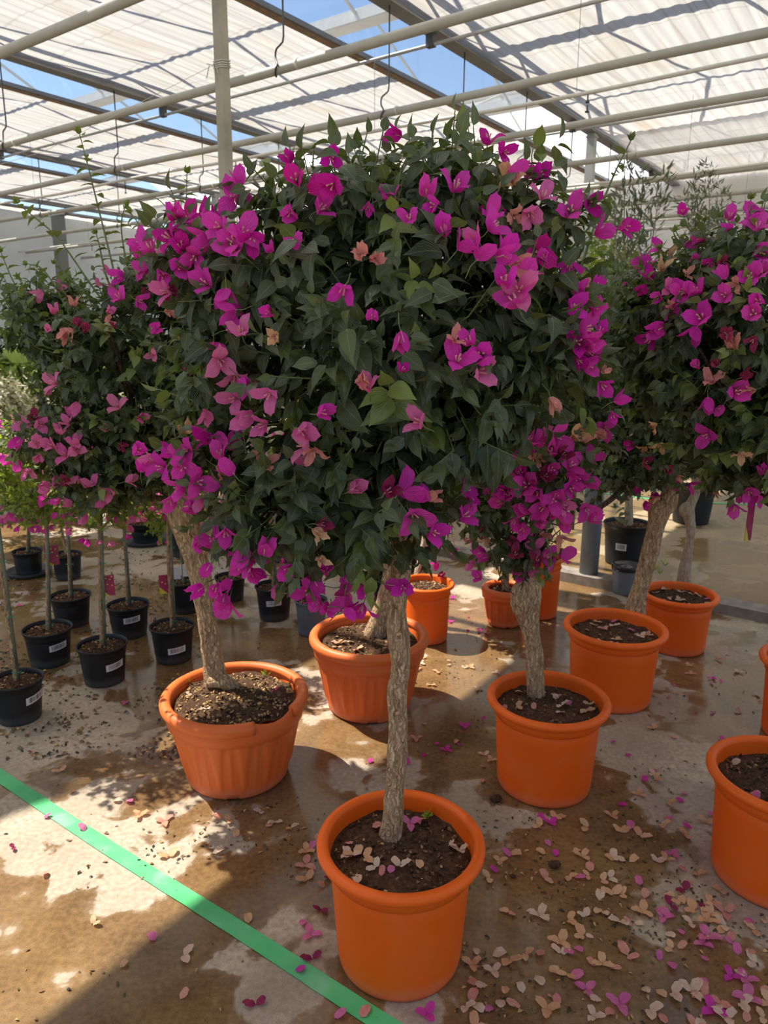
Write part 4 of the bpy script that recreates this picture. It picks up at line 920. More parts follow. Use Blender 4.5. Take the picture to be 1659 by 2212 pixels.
for s_ in ([(1330, 720), (1315, 660), (1305, 600)], [(1350, 760), (1330, 640), (1340, 590)], [(1290, 780), (1300, 700), (1280, 640)]): shoot([at_y(x, y, YB-.2) for x, y in s_], L, S, .05, 10, .004, young=.9, y0=.3, light=.3)
L.build('foliage', LEAF, root); S.build('twigs', STEM, root); branches(root, tp[-1][:3], crB, 12, .018, seed=9)
b_ = MB(); b_.tube(spline([at_y(1440, 1060, YB), at_y(1370, 1020, YB-.05), at_y(1330, 1070, YB-.1), at_y(1290, 1100, YB-.1)], 12), np.linspace(.016, .012, 12), 9, 0, True, .1); b_.build('low_branch', BARK_DK, root)
fl = [(1355,610,'m',.8),(1366,637,'p'),(1377,665,'m'),(1360,658,'t'),(1338,704,'r'),(1419,916,'t',1.1),(1394,966,'t'),(1430,958,'t',1.1),(1360,963,'d'),(1449,1052,'d',1.2),(1377,1052,'d',1.1),(1405,1043,'t',1.1),(1427,1077,'t',1.2),(1488,1049,'d',1.2),(1410,1065,'d'),(1513,1013,'d',1.1),(1462,1030,'s'),(1440,1015,'r'),(1390,1000,'r'),(1395,1085,'d')]
flowers(root, crB, fl, 1.0)

# knobbly tree, far right back
root = thing('potted_bougainvillea', 'bougainvillea with a slim knobbly trunk in the farthest right orange pot by the kerb', 'potted tree', (1.57, 3.67, 0), G_TREE)
smooth_pot(root, .197, .31, POT, .76); soil(root, .165, .268, 5, chips=200, gold=.05)
tp = pix_trunk(root, [(1478, 1248, .036), (1484, 1200, .027), (1492, 1150, .027), (1488, 1115, .031), (1484, 1102, .040), (1494, 1085, .026), (1504, 1060, .022), (1512, 1020, .02)], z0=.27, n=80, seg=22, wob=.22, seed=31, m=BARK_PALE)
YK = tp[0][1]
crK = Crown([C_(1530, 880, YK, (.34, .34, .26)), C_(1600, 960, YK, (.24, .3, .16)), C_(1440, 830, YK, (.2, .3, .25))])
L = Leaves(LT_LOW); S = MB(); grow_foliage(crK, 600, L, S, (.045, .07), young=.1); fill_inner(crK, 900, L)
L.build('foliage', LEAF, root); S.build('twigs', STEM, root); branches(root, tp[-1][:3], crK, 10, .018, seed=10)
flowers(root, crK, [(1562,1038,'d'),(1540,1062,'s'),(1520,1030,'r'),(1500,1000,'m'),(1550,1000,'r')], 1.0)

# edge tree, right
root = thing('potted_bougainvillea', 'bougainvillea in the smooth orange pot cut by the right edge of the picture', 'potted tree', (1.20, 1.94, 0), G_TREE)
smooth_pot(root, .217, .358, POT, .78); soil(root, .183, .306, 6, chips=420, gold=.05)
trunk(root, [(1.24, 1.95, .27, .036), (1.25, 1.95, .5, .030), (1.26, 1.95, .75, .031), (1.235, 1.96, 1.0, .033), (1.19, 1.98, 1.15, .028), (1.12, 2.0, 1.3, .02)], n=60, wob=.18, seed=5)
YE = 1.96
crE = Crown([C_(1590, 740, YE, (.27, .30, .25)), C_(1480, 660, YE+.05, (.17, .24, .13)), C_(1640, 900, YE, (.22, .26, .18)), C_(1600, 560, YE, (.15, .2, .08)), C_(1420, 720, YE+.15, (.12, .2, .14)), C_(1600, 1010, YE+.05, (.10, .15, .07))])
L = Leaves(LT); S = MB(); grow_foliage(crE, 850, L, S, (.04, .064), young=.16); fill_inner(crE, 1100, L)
for s_ in ([(1600, 560), (1615, 500), (1622, 430)], [(1520, 600), (1525, 540), (1520, 480)], [(1490, 590), (1480, 540), (1460, 500)], [(1440, 640), (1430, 590), (1425, 540)], [(1380, 650), (1360, 600), (1352, 580)], [(1570, 560), (1580, 510), (1560, 470)]): shoot([at_y(x, y, YE-.05) for x, y in s_], L, S, .045, 9, .0035, young=.6, y0=.08, light=.12)
L.build('foliage', LEAF, root); S.build('twigs', STEM, root); branches(root, np.array([1.2, 1.98, 1.1]), crE, 16, .017, seed=14)
fl = [(1472,455,'d',.8),(1427,527,'m',.8),(1521,514,'m'),(1499,527,'m',.7),(1493,554,'m',.8),(1573,471,'m',1.1),(1573,495,'m',.8),(1643,463,'m',1.2),(1618,485,'m',1.1),(1637,492,'m'),(1399,563,'m',1.2),(1388,576,'m'),(1632,540,'m',1.2),(1568,599,'m',1.1),(1568,635,'m'),(1623,593,'m',1.1),(1651,588,'m',1.1),(1405,601,'d'),(1394,618,'d',.9),(1453,610,'m',.7),(1488,629,'m',1.3),(1472,633,'m',1.1),(1504,632,'m',1.1),(1421,637,'m',.9),(1435,660,'m'),(1430,704,'m',1.3),(1515,690,'m',1.3),(1503,703,'m',1.1),(1405,729,'d',1.1),(1571,726,'r',1.2),(1585,754,'s',1.1),(1645,652,'m',1.2),(1629,676,'m',1.3),(1502,794,'m',.8),(1529,833,'s',1.1),(1527,861,'m'),(1585,852,'m',1.1),(1632,844,'s'),(1527,938,'m'),(1525,955,'m',.7),(1598,980,'t'),(1582,1093,'m'),(1598,1071,'m',.9),(1615,1065,'m'),(1640,1075,'m'),(1650,1030,'m'),(1440,545,'t',.8),(1425,580,'t'),(1452,660,'s',.8),(1480,590,'s',.7),(1590,610,'s',.8),(1440,625,'p',.8),(1545,780,'r',.8),(1600,820,'r',.9),(1562,880,'m',.8),(1540,560,'d',.8),(1560,560,'r',.7),(1630,730,'r',.8)]
flowers(root, crE, fl, .88)
o = plant_tag(root, at_y(1620, 1125, YE+.02), .030, .115, TAGM, face=np.array([.6, -1, 0]), dots=False); o['label'] = 'long hanging magenta tag'
b_ = MB(); b_.tube([at_y(1620, 1020, YE+.02), at_y(1620, 1080, YE+.02)], .0012, 4); b_.build('tag_loop', STICK, root)

# centre back ribbed pot
root = thing('potted_bougainvillea', 'bougainvillea in a ribbed terracotta pot with whole rim behind the front trunk', 'potted tree', (-.06, 3.0, 0), G_TREE)
ribbed_pot(root, .262, .35, POT_T); soil(root, .212, .303, 7, chips=600, gold=.2)
tp = pix_trunk(root, [(812, 1374, .055), (822, 1330, .043), (836, 1290, .040), (850, 1240, .044), (850, 1180, .04), (860, 1100, .035)], z0=.305, n=70, seg=24, wob=.22, seed=41)
YC = tp[0][1]
crC = Crown([C_(880, 860, YC, (.30, .3, .30)), C_(960, 1010, YC, (.24, .25, .18))])
L = Leaves(LT_LOW); S = MB(); grow_foliage(crC, 560, L, S, (.045, .07), young=.1); fill_inner(crC, 900, L)
L.build('foliage', LEAF, root); S.build('twigs', STEM, root); branches(root, tp[-1][:3], crC, 9, .016, seed=15)
flowers(root, crC, [(740,1010,'m'),(720,985,'p'),(960,1230,'d')][:2], 1.0)

# orange pot behind, pale trunk
root = thing('potted_bougainvillea', 'bougainvillea with a pale slim trunk in the smooth orange pot behind the ribbed one', 'potted tree', (.235, 3.76, 0), G_TREE)
smooth_pot(root, .150, .325, POT, .78, .012); soil(root, .122, .288, 8, chips=320, gold=.3)
tp = pix_trunk(root, [(905, 1243, .030), (912, 1205, .024), (920, 1165, .023), (930, 1110, .022)], z0=.29, n=50, wob=.14, seed=51, m=BARK_PALE)
crO = Crown([C_(945, 990, tp[0][1], (.25, .25, .2)), C_(1010, 1080, tp[0][1], (.2, .2, .14))])
L = Leaves(LT_LOW); S = MB(); grow_foliage(crO, 330, L, S, (.045, .07), young=.15); fill_inner(crO, 350, L)
L.build('foliage', LEAF, root); S.build('twigs', STEM, root); branches(root, tp[-1][:3], crO, 7, .012, seed=16)
flowers(root, crO, [(943,1215,'d'),(958,1238,'r'),(990,1190,'m'),(1000,1165,'s',.8),(1025,1170,'m')], 1.2)

# two more orange pots behind the stubby trunk
root = thing('potted_bougainvillea', 'bougainvillea in a tall orange pot half hidden behind the stubby trunk', 'potted tree', (.93, 4.13, 0), G_TREE)
smooth_pot(root, .138, .37, POT, .78, .012); soil(root, .11, .33, 9, chips=150)
trunk(root, [(.93, 4.13, .3, .03), (.94, 4.13, .6, .026), (.92, 4.15, .95, .024)], n=40, wob=.14, seed=52)
crQ = Crown([((.92, 4.15, 1.2), (.28, .28, .26))]); L = Leaves(LT_LOW); S = MB(); grow_foliage(crQ, 300, L, S, (.05, .07)); fill_inner(crQ, 300, L)
L.build('foliage', LEAF, root); S.build('twigs', STEM, root)
root = thing('potted_bougainvillea', 'small bougainvillea in a ribbed orange pot just left of the hidden tall orange pot', 'potted tree', (.70, 3.98, 0), G_TREE)
ribbed_pot(root, .135, .23, POT_T); soil(root, .105, .19, 10, chips=120)
trunk(root, [(.70, 3.98, .17, .02), (.70, 3.98, .5, .017), (.70, 3.98, .75, .015)], n=30, wob=.14, seed=53)
crQ = Crown([((.70, 3.98, .95), (.22, .22, .2))]); L = Leaves(LT_LOW); S = MB(); grow_foliage(crQ, 200, L, S, (.05, .07)); fill_inner(crQ, 200, L)
L.build('foliage', LEAF, root); S.build('twigs', STEM, root)
flowers(root, crQ, [(1040,1140,'m'),(1080,1120,'p')], 1.0)
# sliver of another orange pot at the right edge
root = thing('potted_bougainvillea', 'bougainvillea in an orange pot of which only a sliver shows at the right edge', 'potted tree', (1.76, 2.76, 0), G_TREE)
smooth_pot(root, .205, .345, POT, .78); soil(root, .172, .295, 11, chips=100)
trunk(root, [(1.78, 2.76, .26, .03), (1.80, 2.76, .7, .028), (1.82, 2.77, 1.1, .024)], n=40, wob=.14, seed=54)
crQ = Crown([((1.86, 2.78, 1.35), (.28, .28, .27))]); L = Leaves(LT_LOW); S = MB(); grow_foliage(crQ, 300, L, S, (.05, .07)); fill_inner(crQ, 400, L)
L.build('foliage', LEAF, root); S.build('twigs', STEM, root)

# ------------------------------------------------------------------ black nursery pots on the left
def small_plant(x, y, R, H, stem_px, label, sticker_at=None, tagp=None, crown_h=.72, cr_r=(.23, .22, .19), lit=True, seed=0, nf=26, pm=None, saucer=False, chips=160, stake=True, dz=0., young=.4, hue='mp'):
    z0 = .022 if saucer else 0
    t = thing('potted_bougainvillea_plant', label, 'potted plant', (x, y, dz), 'young plants in black nursery pots')
    if saucer:
        V, F = lathe([(.001, .004), (R*1.2, .002), (R*1.38, .006), (R*1.5, .032), (R*1.46, .034), (R*1.34, .012), (.001, .012)], 48, t.location); b_ = MB(); b_.add(V, F); b_.build('saucer', POT_K, t)
    nursery_pot(t, R, H, pm or POT_K); soil(t, R-.012, H-.022, seed, chips=chips, gold=.22, lump=.006)
    if sticker_at is not None:
        sticker(t, lambda zz: R*.78+(R-.006-R*.78)*(zz/H)*.93+.001, H*.60+sticker_at[1], math.atan2(-y, -x)+sticker_at[0], .088, .034)
    bx, by = stem_px; s0 = np.array([x, y, dz+H-.03]); top = at_y(bx, by, y-(.10 if lit and stake else 0))
    mid_ = (s0+top)/2+np.array([random.uniform(-.01, .01), 0, 0])
    P = spline([s0, mid_, top], 20); b_ = MB(); b_.tube(P, np.linspace(.010, .008, 20), 9, 0, True, .12, seed); b_.build('stem', BARK, t)
    if stake:
        b_ = MB(); b_.tube([s0+np.array([.016, -.006, -.02]), top+np.array([.008, -.006, -.02])], .006, 7); st = b_.build('cane', STAKE, t)
        for f in (.06, .35, .62, .85):
            c = s0*(1-f)+top*f+np.array([.008, -.003, 0]); b_ = MB()
            b_.tube([c+np.array([.02*math.cos(a), .014*math.sin(a), .002*a]) for a in np.linspace(0, 6.6, 12)], .0014, 4); b_.build('tie', TIE, t)
    cr = Crown([(top+np.array([0, 0, cr_r[2]*.35]), cr_r)]); L = Leaves(LT_LOW); S = MB()
    grow_foliage(cr, int(210*cr_r[0]/.2), L, S, (.028, .046), young=young, leaves=(3, 5), light=.15 if lit else 0, lo=.35); L.build('foliage', LEAF_LIT if lit else LEAF, t)  # lit plants take the brighter leaf tone as painted sunlight
    if S.n: S.build('twigs', STEM, t)
    for k in range(nf):
        p, n = cr.sample(.9, 1.12); n = unit(n+rv()*.3)
        if p[1] > y+cr_r[1]*.5: continue
        put_flower(t, p, n, random.choice(hue), random.uniform(.62, .9))
    if tagp:
        p = at_y(tagp[0], tagp[1], y-.035); plant_tag(t, p, .062, .098)
        f = (p[2]-s0[2])/(top[2]-s0[2]); q = s0*(1-f)+top*f; b_ = MB(); b_.tube([p+np.array([0, .001, .044]), (p+q)/2+np.array([0, 0, .06]), q+np.array([0, 0, .05])], .0016, 5); b_.build('tag_loop', TAGY, t)
    return t
small_plant(-1.56, 2.86, .108, .185, (-18, 1040), 'young bougainvillea in the nearest black pot, cut by the left edge', (.75, .0), seed=61, nf=34)
small_plant(-1.33, 3.22, .116, .19, (215, 1100), 'young bougainvillea in the black pot nearest the broken ribbed pot, pink tag on stem', (.52, -.01), (232, 1265), seed=62, nf=38)
small_plant(-1.68, 3.42, .118, .185, (98, 1085), 'young bougainvillea in the black pot second from the left edge, barcode facing right', (.42, .0), (112, 1200), seed=63, nf=40)
t_ = small_plant(-1.07, 3.47, .112, .185, (362, 1070), 'young bougainvillea in the black pot right beside the thick left trunk, pink and yellow tag', (.18, -.03), (358, 1262), seed=64, nf=40)
o = plant_tag(t_, at_y(332, 1048, 3.36), .13, .14); o['label'] = 'large dark red and yellow tag'
small_plant(-1.40, 3.78, .114, .18, (262, 1070), 'young bougainvillea in the black pot with barcode behind the row, left of the thick trunk', (.15, .01), None, seed=65, nf=40)
small_plant(-1.78, 3.93, .112, .175, (140, 1075), 'young bougainvillea in the black pot without barcode behind the left row', None, None, seed=66, nf=40)
t = small_plant(-1.19, 4.15, .102, .19, (378, 1120), 'young bougainvillea in the black pot with blank white tags behind the thick left trunk', None, None, seed=67, nf=20)
for dx, dy in ((383, 1238), (402, 1232)):
    o = plant_tag(t, at_y(dx, dy, 4.08), .040, .075, STICK, yellow=False, dots=False); o['label'] = 'blank white tag'
small_plant(-.96, 4.36, .098, .15, (497, 1150), 'low young plant in a black pot in the gap right of the thick left trunk', None, None, seed=68, nf=8, lit=False, stake=False, cr_r=(.15, .15, .1))
small_plant(-.64, 4.05, .110, .20, (590, 1180), 'young plant in the black pot with a white barcode between the two ribbed pots', (-.02, .0), None, seed=69, nf=10, lit=False, cr_r=(.16, .16, .1))
small_plant(-.40, 3.82, .092, .20, (672, 1200), 'young plant in the blue grey pot touching the whole ribbed pot', None, None, seed=70, nf=6, lit=False, pm=POT_G, cr_r=(.13, .13, .09), chips=300)
small_plant(-.52, 4.45, .10, .2, (645, 1120), 'young plant in the plain black pot behind the blue grey pot', None, None, seed=71, nf=6, lit=False, cr_r=(.15, .15, .1))
small_plant(.20, 5.02, .130, .24, (893, 1080), 'plant in the black pot with a label seen beyond the pale slim trunk', (.0, .02), None, seed=72, nf=4, lit=False, dz=0, cr_r=(.2, .2, .14))
small_plant(.02, 4.45, .11, .2, (800, 1130), 'young plant in the black pot hidden right behind the whole ribbed pot', None, None, seed=76, nf=8, lit=False, cr_r=(.18, .18, .12))
# on saucers, farther back
SS = [(-2.45, 4.82, (60, 1090), 'bushy bougainvillea in the black pot on a saucer at the left edge'), (-1.90, 5.66, (318, 1060), 'bougainvillea in the wide black pot on a saucer behind the thick left trunk'),
      (-3.40, 5.85, (-5, 1000), 'sunlit bougainvillea in a black pot far left behind the one on a saucer'), (-2.75, 6.40, (150, 1000), 'sunlit bougainvillea in a black pot second from left at the back'),
      (-2.10, 6.95, (350, 1000), 'sunlit bougainvillea in a black pot at the back right of the left group'), (-2.15, 4.75, (125, 1085), 'bougainvillea in a black pot between the two pots on saucers')]
for i, (x, y, sp_, lb) in enumerate(SS):
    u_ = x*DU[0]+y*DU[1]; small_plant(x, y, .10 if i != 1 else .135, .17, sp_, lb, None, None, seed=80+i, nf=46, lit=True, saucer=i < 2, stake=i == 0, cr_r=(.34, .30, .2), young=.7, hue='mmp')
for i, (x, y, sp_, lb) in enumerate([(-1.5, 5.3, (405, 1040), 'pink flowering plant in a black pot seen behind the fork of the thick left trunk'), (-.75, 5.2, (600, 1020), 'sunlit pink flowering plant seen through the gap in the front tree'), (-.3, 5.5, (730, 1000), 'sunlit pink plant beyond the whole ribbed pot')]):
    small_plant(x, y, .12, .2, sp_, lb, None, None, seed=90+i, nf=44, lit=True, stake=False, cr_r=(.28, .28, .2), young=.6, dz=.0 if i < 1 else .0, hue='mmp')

# ------------------------------------------------------------------ right background: black pots, grey bin
def olive(x, y, R, H, dz, trunk_px, crown_px, label, rr, st=None, seed=0):
    t = thing('potted_olive_tree', label, 'potted tree', (x, y, dz), 'young olive trees in black pots')
    nursery_pot(t, R, H, POT_K, .80); soil(t, R-.014, H-.03, seed, chips=220, gold=.15)
    if st is not None: sticker(t, lambda zz: R*.80+(R-.006-R*.80)*(zz/H)*.93+.001, H*.50, math.atan2(-y, -x)+st, .075, .05, .0)
    P = [at_y(px, py, y) for px, py in trunk_px]; P = [np.array([x, y, dz+H-.05])]+P; Q = spline(P, 40)
    b_ = MB(); b_.tube(Q, np.linspace(.034, .016, 40), 12, 0, True, .1, seed); b_.build('trunk', BARK_PALE, t)
    L = Leaves(LT_THIN); S = MB(); random.seed(seed)
    for px, py, top, spread in crown_px:
        base = Q[-1]; tip = at_y(px, top, y+random.uniform(-.15, .15)); m_ = at_y(px-(px-crown_px[0][0])*.3, py, y)
        R_ = spline([base, m_, tip], 30); S.tube(R_, np.linspace(.008, .002, 30), 5, cap=False)
        for k in range(80):
            j = random.randint(4, 29); d = unit(R_[j]-R_[j-1]); side = unit(rv()); ln = random.uniform(.0, spread*.6)*(1-.6*(j/30))
            q = R_[j]+side*ln*np.array([1, 1, .6])+UP*ln*.6
            if k % 3 == 0 and ln > .03: S.tube([R_[j], (R_[j]+q)/2-UP*.01, q], [.0025, .002, .0012], 4, cap=False)
            for m2 in range(3): L.add(q+rv()*.02, unit(d*.7+side*.6+rv()*.45), rv(), random.uniform(.045, .075), random.random(), .6*random.random())
    L.build('foliage', LEAF_OLIVE, t); S.build('twigs', BARK_PALE, t); return t
DZ = .042
olive(1.74, 5.06, .168, .30, DZ, [(1358, 1120), (1360, 1040), (1370, 900), (1375, 760)], [(1350, 560, 360, .24), (1390, 560, 370, .28), (1430, 540, 385, .26), (1365, 620, 440, .3), (1330, 620, 450, .2)], 'olive tree in the black pot with white barcode behind the kerb', .3, -.22, 101)
olive(2.72, 6.30, .186, .32, DZ, [(1500, 1050), (1500, 900), (1495, 720)], [(1530, 500, 365, .3), (1500, 520, 380, .3), (1560, 540, 420, .28), (1480, 560, 430, .3), (1540, 600, 470, .3)], 'olive tree in the plain black pot farthest back on the right', .3, None, 102)
# drooping dark leaves low on the first trunk
t = thing('potted_seedling', 'little dark leaved seedling drooping over the rim of the black pot with barcode', 'plant', (1.68, 4.93, DZ+.28), None)
L = Leaves(LT_FLAT); S = MB(); shoot([at_y(1345, 1140, 4.9), at_y(1350, 1105, 4.85), at_y(1330, 1095, 4.82)], L, S, .085, 8, .003, young=.1, y0=0, light=0); L.build('foliage', LEAF, t); S.build('twigs', STEM_DK, t)
t = thing('upturned_pot', 'small grey lidded bin standing by the kerb in front of the black pot', 'bin', (1.58, 4.54, 0), None); t.name = 'lidded_bin'
V, F = lathe([(.001, .0), (.078, 0), (.080, .01), (.090, .165), (.090, .17), (.08, .172), (.001, .172)], 40, t.location); b_ = MB(); b_.add(V, F); b_.build('body', PVC, t)
V, F = lathe([(.092, .158), (.097, .160), (.097, .185), (.093, .192), (.080, .188), (.055, .176), (.03, .182), (.001, .190)], 40, t.location); b_ = MB(); b_.add(V, F); b_.build('lid', plain('black_lid', (.02, .021, .023), .22), t)

# ------------------------------------------------------------------ background planting on the left
def shrub(px, py, Y, r, label, m, size, n, templ=LT_FLAT, cat='shrub', grp='shrubs beyond the pots', young=.3, pinks=0):
    c = at_y(px, py, Y); c[2] = max(c[2], r[2]*.9+.1); t = thing('shrub', label, cat, (c[0], c[1], 0), grp); cr = Crown([(c, r)])
    L = Leaves(templ); S = MB(); grow_foliage(cr, n, L, S, size, young=young, light=.15, lo=.3); L.build('foliage', m, t)
    if S.n: S.build('twigs', STEM, t)
    b_ = MB(); b_.tube([(c[0], c[1], 0), (c[0], c[1], c[2])], [.02, .012], 8); b_.build('stem', STEM_DK, t)
    for _ in range(pinks):
        p, nn = cr.sample(.95, 1.1); put_flower(t, p, nn, 'm', .9)
for i, (px, py, Y, r) in enumerate(((20, 890, 6.7, (.22, .22, .32)), (130, 890, 7.2, (.24, .24, .32)), (240, 900, 7.6, (.26, .26, .32)), (340, 905, 7.9, (.26, .26, .34)), (-90, 880, 6.7, (.22, .22, .32)))):
    shrub(px, py, Y, r, ('cream leaved shrub at the left edge behind the pink plants', 'cream leaved shrub second from the left edge', 'cream leaved shrub seen under the left crown', 'cream leaved shrub behind the thick left trunk', 'cream leaved shrub just outside the left edge')[i], LEAF_PALE, (.05, .085), 190)
for i, (px, py, Y, r) in enumerate(((10, 812, 8.9, (.25, .25, .25)), (130, 812, 9.3, (.27, .27, .25)), (250, 820, 9.7, (.28, .28, .25)))):
    shrub(px, py, Y, r, ('fresh green bush at the left edge behind the cream shrubs', 'fresh green bush behind the cream shrubs, second from the edge', 'fresh green bush mostly hidden by the left crown')[i], LEAF_FRESH, (.08, .14), 260, young=.5)
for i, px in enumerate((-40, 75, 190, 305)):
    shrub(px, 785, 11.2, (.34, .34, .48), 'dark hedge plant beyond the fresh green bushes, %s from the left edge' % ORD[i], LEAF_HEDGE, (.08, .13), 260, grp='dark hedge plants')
t = thing('banana_plant', 'bright yellow green broad leaf plant above the bushes at the left', 'plant', tuple(at_y(50, 800, 8.0)*np.array([1, 1, 0])), None)
L = Leaves(LT_FLAT); c = at_y(50, 785, 8.0)
for a in (-.9, -.4, .3, .8, 1.2): L.add(c, unit(np.array([math.sin(a)*1.3, .1, .8])), np.array([0, -.6, 1.]), .26, .9, 1.)
L.build('leaves', LEAF_FRESH, t); b_ = MB(); b_.tube([(c[0], c[1], 0), tuple(c)], .02, 8); b_.build('stem', STEM, t)
t.name = 'broad_leaf_plant'
# green plants on the far right behind the olive pots
for i, (px, py, Y, r) in enumerate(((1270, 640, 6.0, (.34, .3, .45)), (1310, 560, 7.0, (.3, .3, .4)))):
    shrub(px, py, Y, r, ('light green leafy bush between the front crown and the right crown', 'second light green bush behind it near the end wall')[i], LEAF_LIT, (.04, .07), 160, grp=None)

# ------------------------------------------------------------------ fallen bracts and litter on the floor
def fallen_mesh(key, seed):
    rs = random.Random(seed); b_ = MB(); nb = rs.choice((1, 2, 2, 3))
    for k in range(nb):
        V, F, UVs = bract_grid(rs.uniform(1.1, 1.5), rs.uniform(.82, 1.05), .12 if key in 'mdp' else .18, seed*5+k, 7, 6, rs.uniform(-.6, .3))
        V = rotz(V, rs.uniform(0, 6.28) if nb < 3 else k*2.1); V[:, 2] = np.abs(V[:, 2])*.6
        b_.add(V*.038, F, 0, UVs, (rs.random(), 0, 0))
    V = np.concatenate(b_.V); V[:, 2] -= V[:, 2].min(); c = (V.max(0)+V.min(0))/2; V[:, :2] -= c[:2]
    me = mesh('fallen_bract_'+key, V, b_.F, [BR[key]], True, np.concatenate(b_.UV), np.concatenate(b_.A)); me['nb'] = nb; return me
FB = {k: [fallen_mesh(k, 50+i*3+ord(k)) for i in range(5)] for k in BR}
CW = {'m': 'magenta', 'd': 'purple', 'p': 'pink', 's': 'salmon', 't': 'tan', 'r': 'crimson', 'w': 'cream'}
POTS = [(.05, 1.64, .17), (-.545, 2.47, .20), (.60, 2.42, .18), (1.05, 3.10, .19), (1.57, 3.67, .16), (1.20, 1.94, .18), (-.06, 3.0, .2), (.235, 3.76, .13), (.93, 4.13, .12), (.7, 3.98, .12), (1.76, 2.76, .17),
        (-1.56, 2.86, .1), (-1.33, 3.22, .11), (-1.68, 3.42, .11), (-1.07, 3.47, .1), (-1.4, 3.78, .1), (-1.78, 3.93, .1), (-1.19, 4.15, .1), (-.96, 4.36, .1), (-.64, 4.05, .1), (-.4, 3.82, .09), (1.58, 4.54, .09), (1.38, 4.73, .08)]
def free(p, pad=.02): return all((p[0]-x)**2+(p[1]-y)**2 > (r+pad)**2 for x, y, r in POTS)
NB = [0]; taken = []
PN = [(.05, 1.64, 'front pot'), (-.545, 2.47, 'broken-rimmed pot'), (.60, 2.42, 'middle right pot'), (1.05, 3.10, 'leaning-trunk pot'), (1.57, 3.67, 'knobbly-trunk pot'), (1.20, 1.94, 'right edge pot'),
      (-.06, 3.0, 'whole ribbed pot'), (.235, 3.76, 'pale-trunk pot'), (-1.56, 2.86, 'leftmost pot'), (-1.07, 3.47, 'pink-tagged pot')]
SEEN = set()
def drop(p, key, s, where, grp, root_group=None, tilt=.12):
    near = sorted(PN, key=lambda q: (q[0]-p[0])**2+(q[1]-p[1])**2); x, y, nm = near[0]; nm2 = near[1][2]
    dx, dy = p[0]-x, p[1]-y; d = math.hypot(dx, dy); a = int(round(math.degrees(math.atan2(dy, dx))/45)) % 8
    dr = ('right of', 'back-right of', 'behind', 'back-left of', 'left of', 'front-left of', 'before', 'front-right of')[a]
    dw = ('touching' if d < .24 else 'close' if d < .32 else 'near' if d < .42 else 'apart' if d < .55 else 'far')
    for _ in range(25):
        me = random.choice(FB[key]); form = ('single', 'double', 'triple')[me['nb']-1]; sz = 'small' if s < .85 else ('large' if s > 1.02 else 'medium')
        if 'soil' in grp: l = '%s %s %s bract on soil of the %s, %s its centre' % (sz, CW[key], form, nm, dr)
        else: l = '%s %s %s bract on floor, %s %s %s, toward %s' % (sz, CW[key], form, dw, dr, nm, nm2)
        if l not in SEEN: break
        key = random.choice('twsp'); s = random.uniform(.7, 1.12)
    o = bpy.data.objects.new('fallen_bract', me); COL.objects.link(o)
    o.location = tuple(p); o.rotation_euler = (random.uniform(-tilt, tilt), random.uniform(-tilt, tilt), random.random()*6.28); o.scale = (s, s, s*random.uniform(.7, 1.1))
    SEEN.add(l); tag(o, l, 'petal', grp); NB[0] += 1
G1 = 'fallen bracts on the floor'
def scatter(n, x0, y0, x1, y1, keys, where, s=(.8, 1.15), poly=None):
    k = tries = 0
    while k < n and tries < n*40:
        tries += 1; px, py = random.uniform(x0, x1), random.uniform(y0, y1)
        if poly and not poly(px, py): continue
        p = at_z(px, py, .003)
        if not free(p): continue
        if any((p[0]-a)**2+(p[1]-b2)**2 < .00035 for a, b2 in taken): continue
        taken.append((p[0], p[1])); drop((p[0], p[1], .002), random.choice(keys), random.uniform(*s), where, G1, tilt=.05); k += 1
scatter(34, 1000, 2050, 1330, 2212, 'tttwwwsspp', 'on the wet floor right of the front pot base')
scatter(48, 1330, 1990, 1659, 2212, 'ttwwssspppm', 'on the floor in the bottom right corner')
scatter(30, 1050, 1850, 1420, 2040, 'ttttwwspt', 'in the tan drift between the front pot and the right edge pot')
scatter(18, 1420, 1840, 1560, 2010, 'ttspprt', 'on the floor at the foot of the right edge pot')
scatter(22, 1060, 1760, 1540, 1860, 'tttwspm', 'on the floor in front of the middle right pot')
scatter(14, 1320, 1540, 1560, 1740, 'ttspm', 'on the floor between the middle and edge orange pots', (.7, 1.))
scatter(16, 1420, 1400, 1650, 1560, 'tspmw', 'on the floor by the right edge behind the edge pot', (.6, .9))
scatter(12, 900, 1520, 1060, 1720, 'ttsmw', 'on the dark wet floor behind the front pot', (.6, .9))
scatter(16, 890, 1400, 1090, 1490, 'ttwwt', 'in the sunlit strip right of the whole ribbed pot', (.6, .9))
scatter(10, 940, 1290, 1080, 1400, 'tsmr', 'on the wet floor beside the pot with the pale trunk', (.6, .9))
scatter(14, 350, 1730, 700, 1880, 'ttwst', 'in the sunlit drift before the broken ribbed pot')
scatter(5, 500, 1880, 730, 1990, 'tsr', 'left of the front pot')
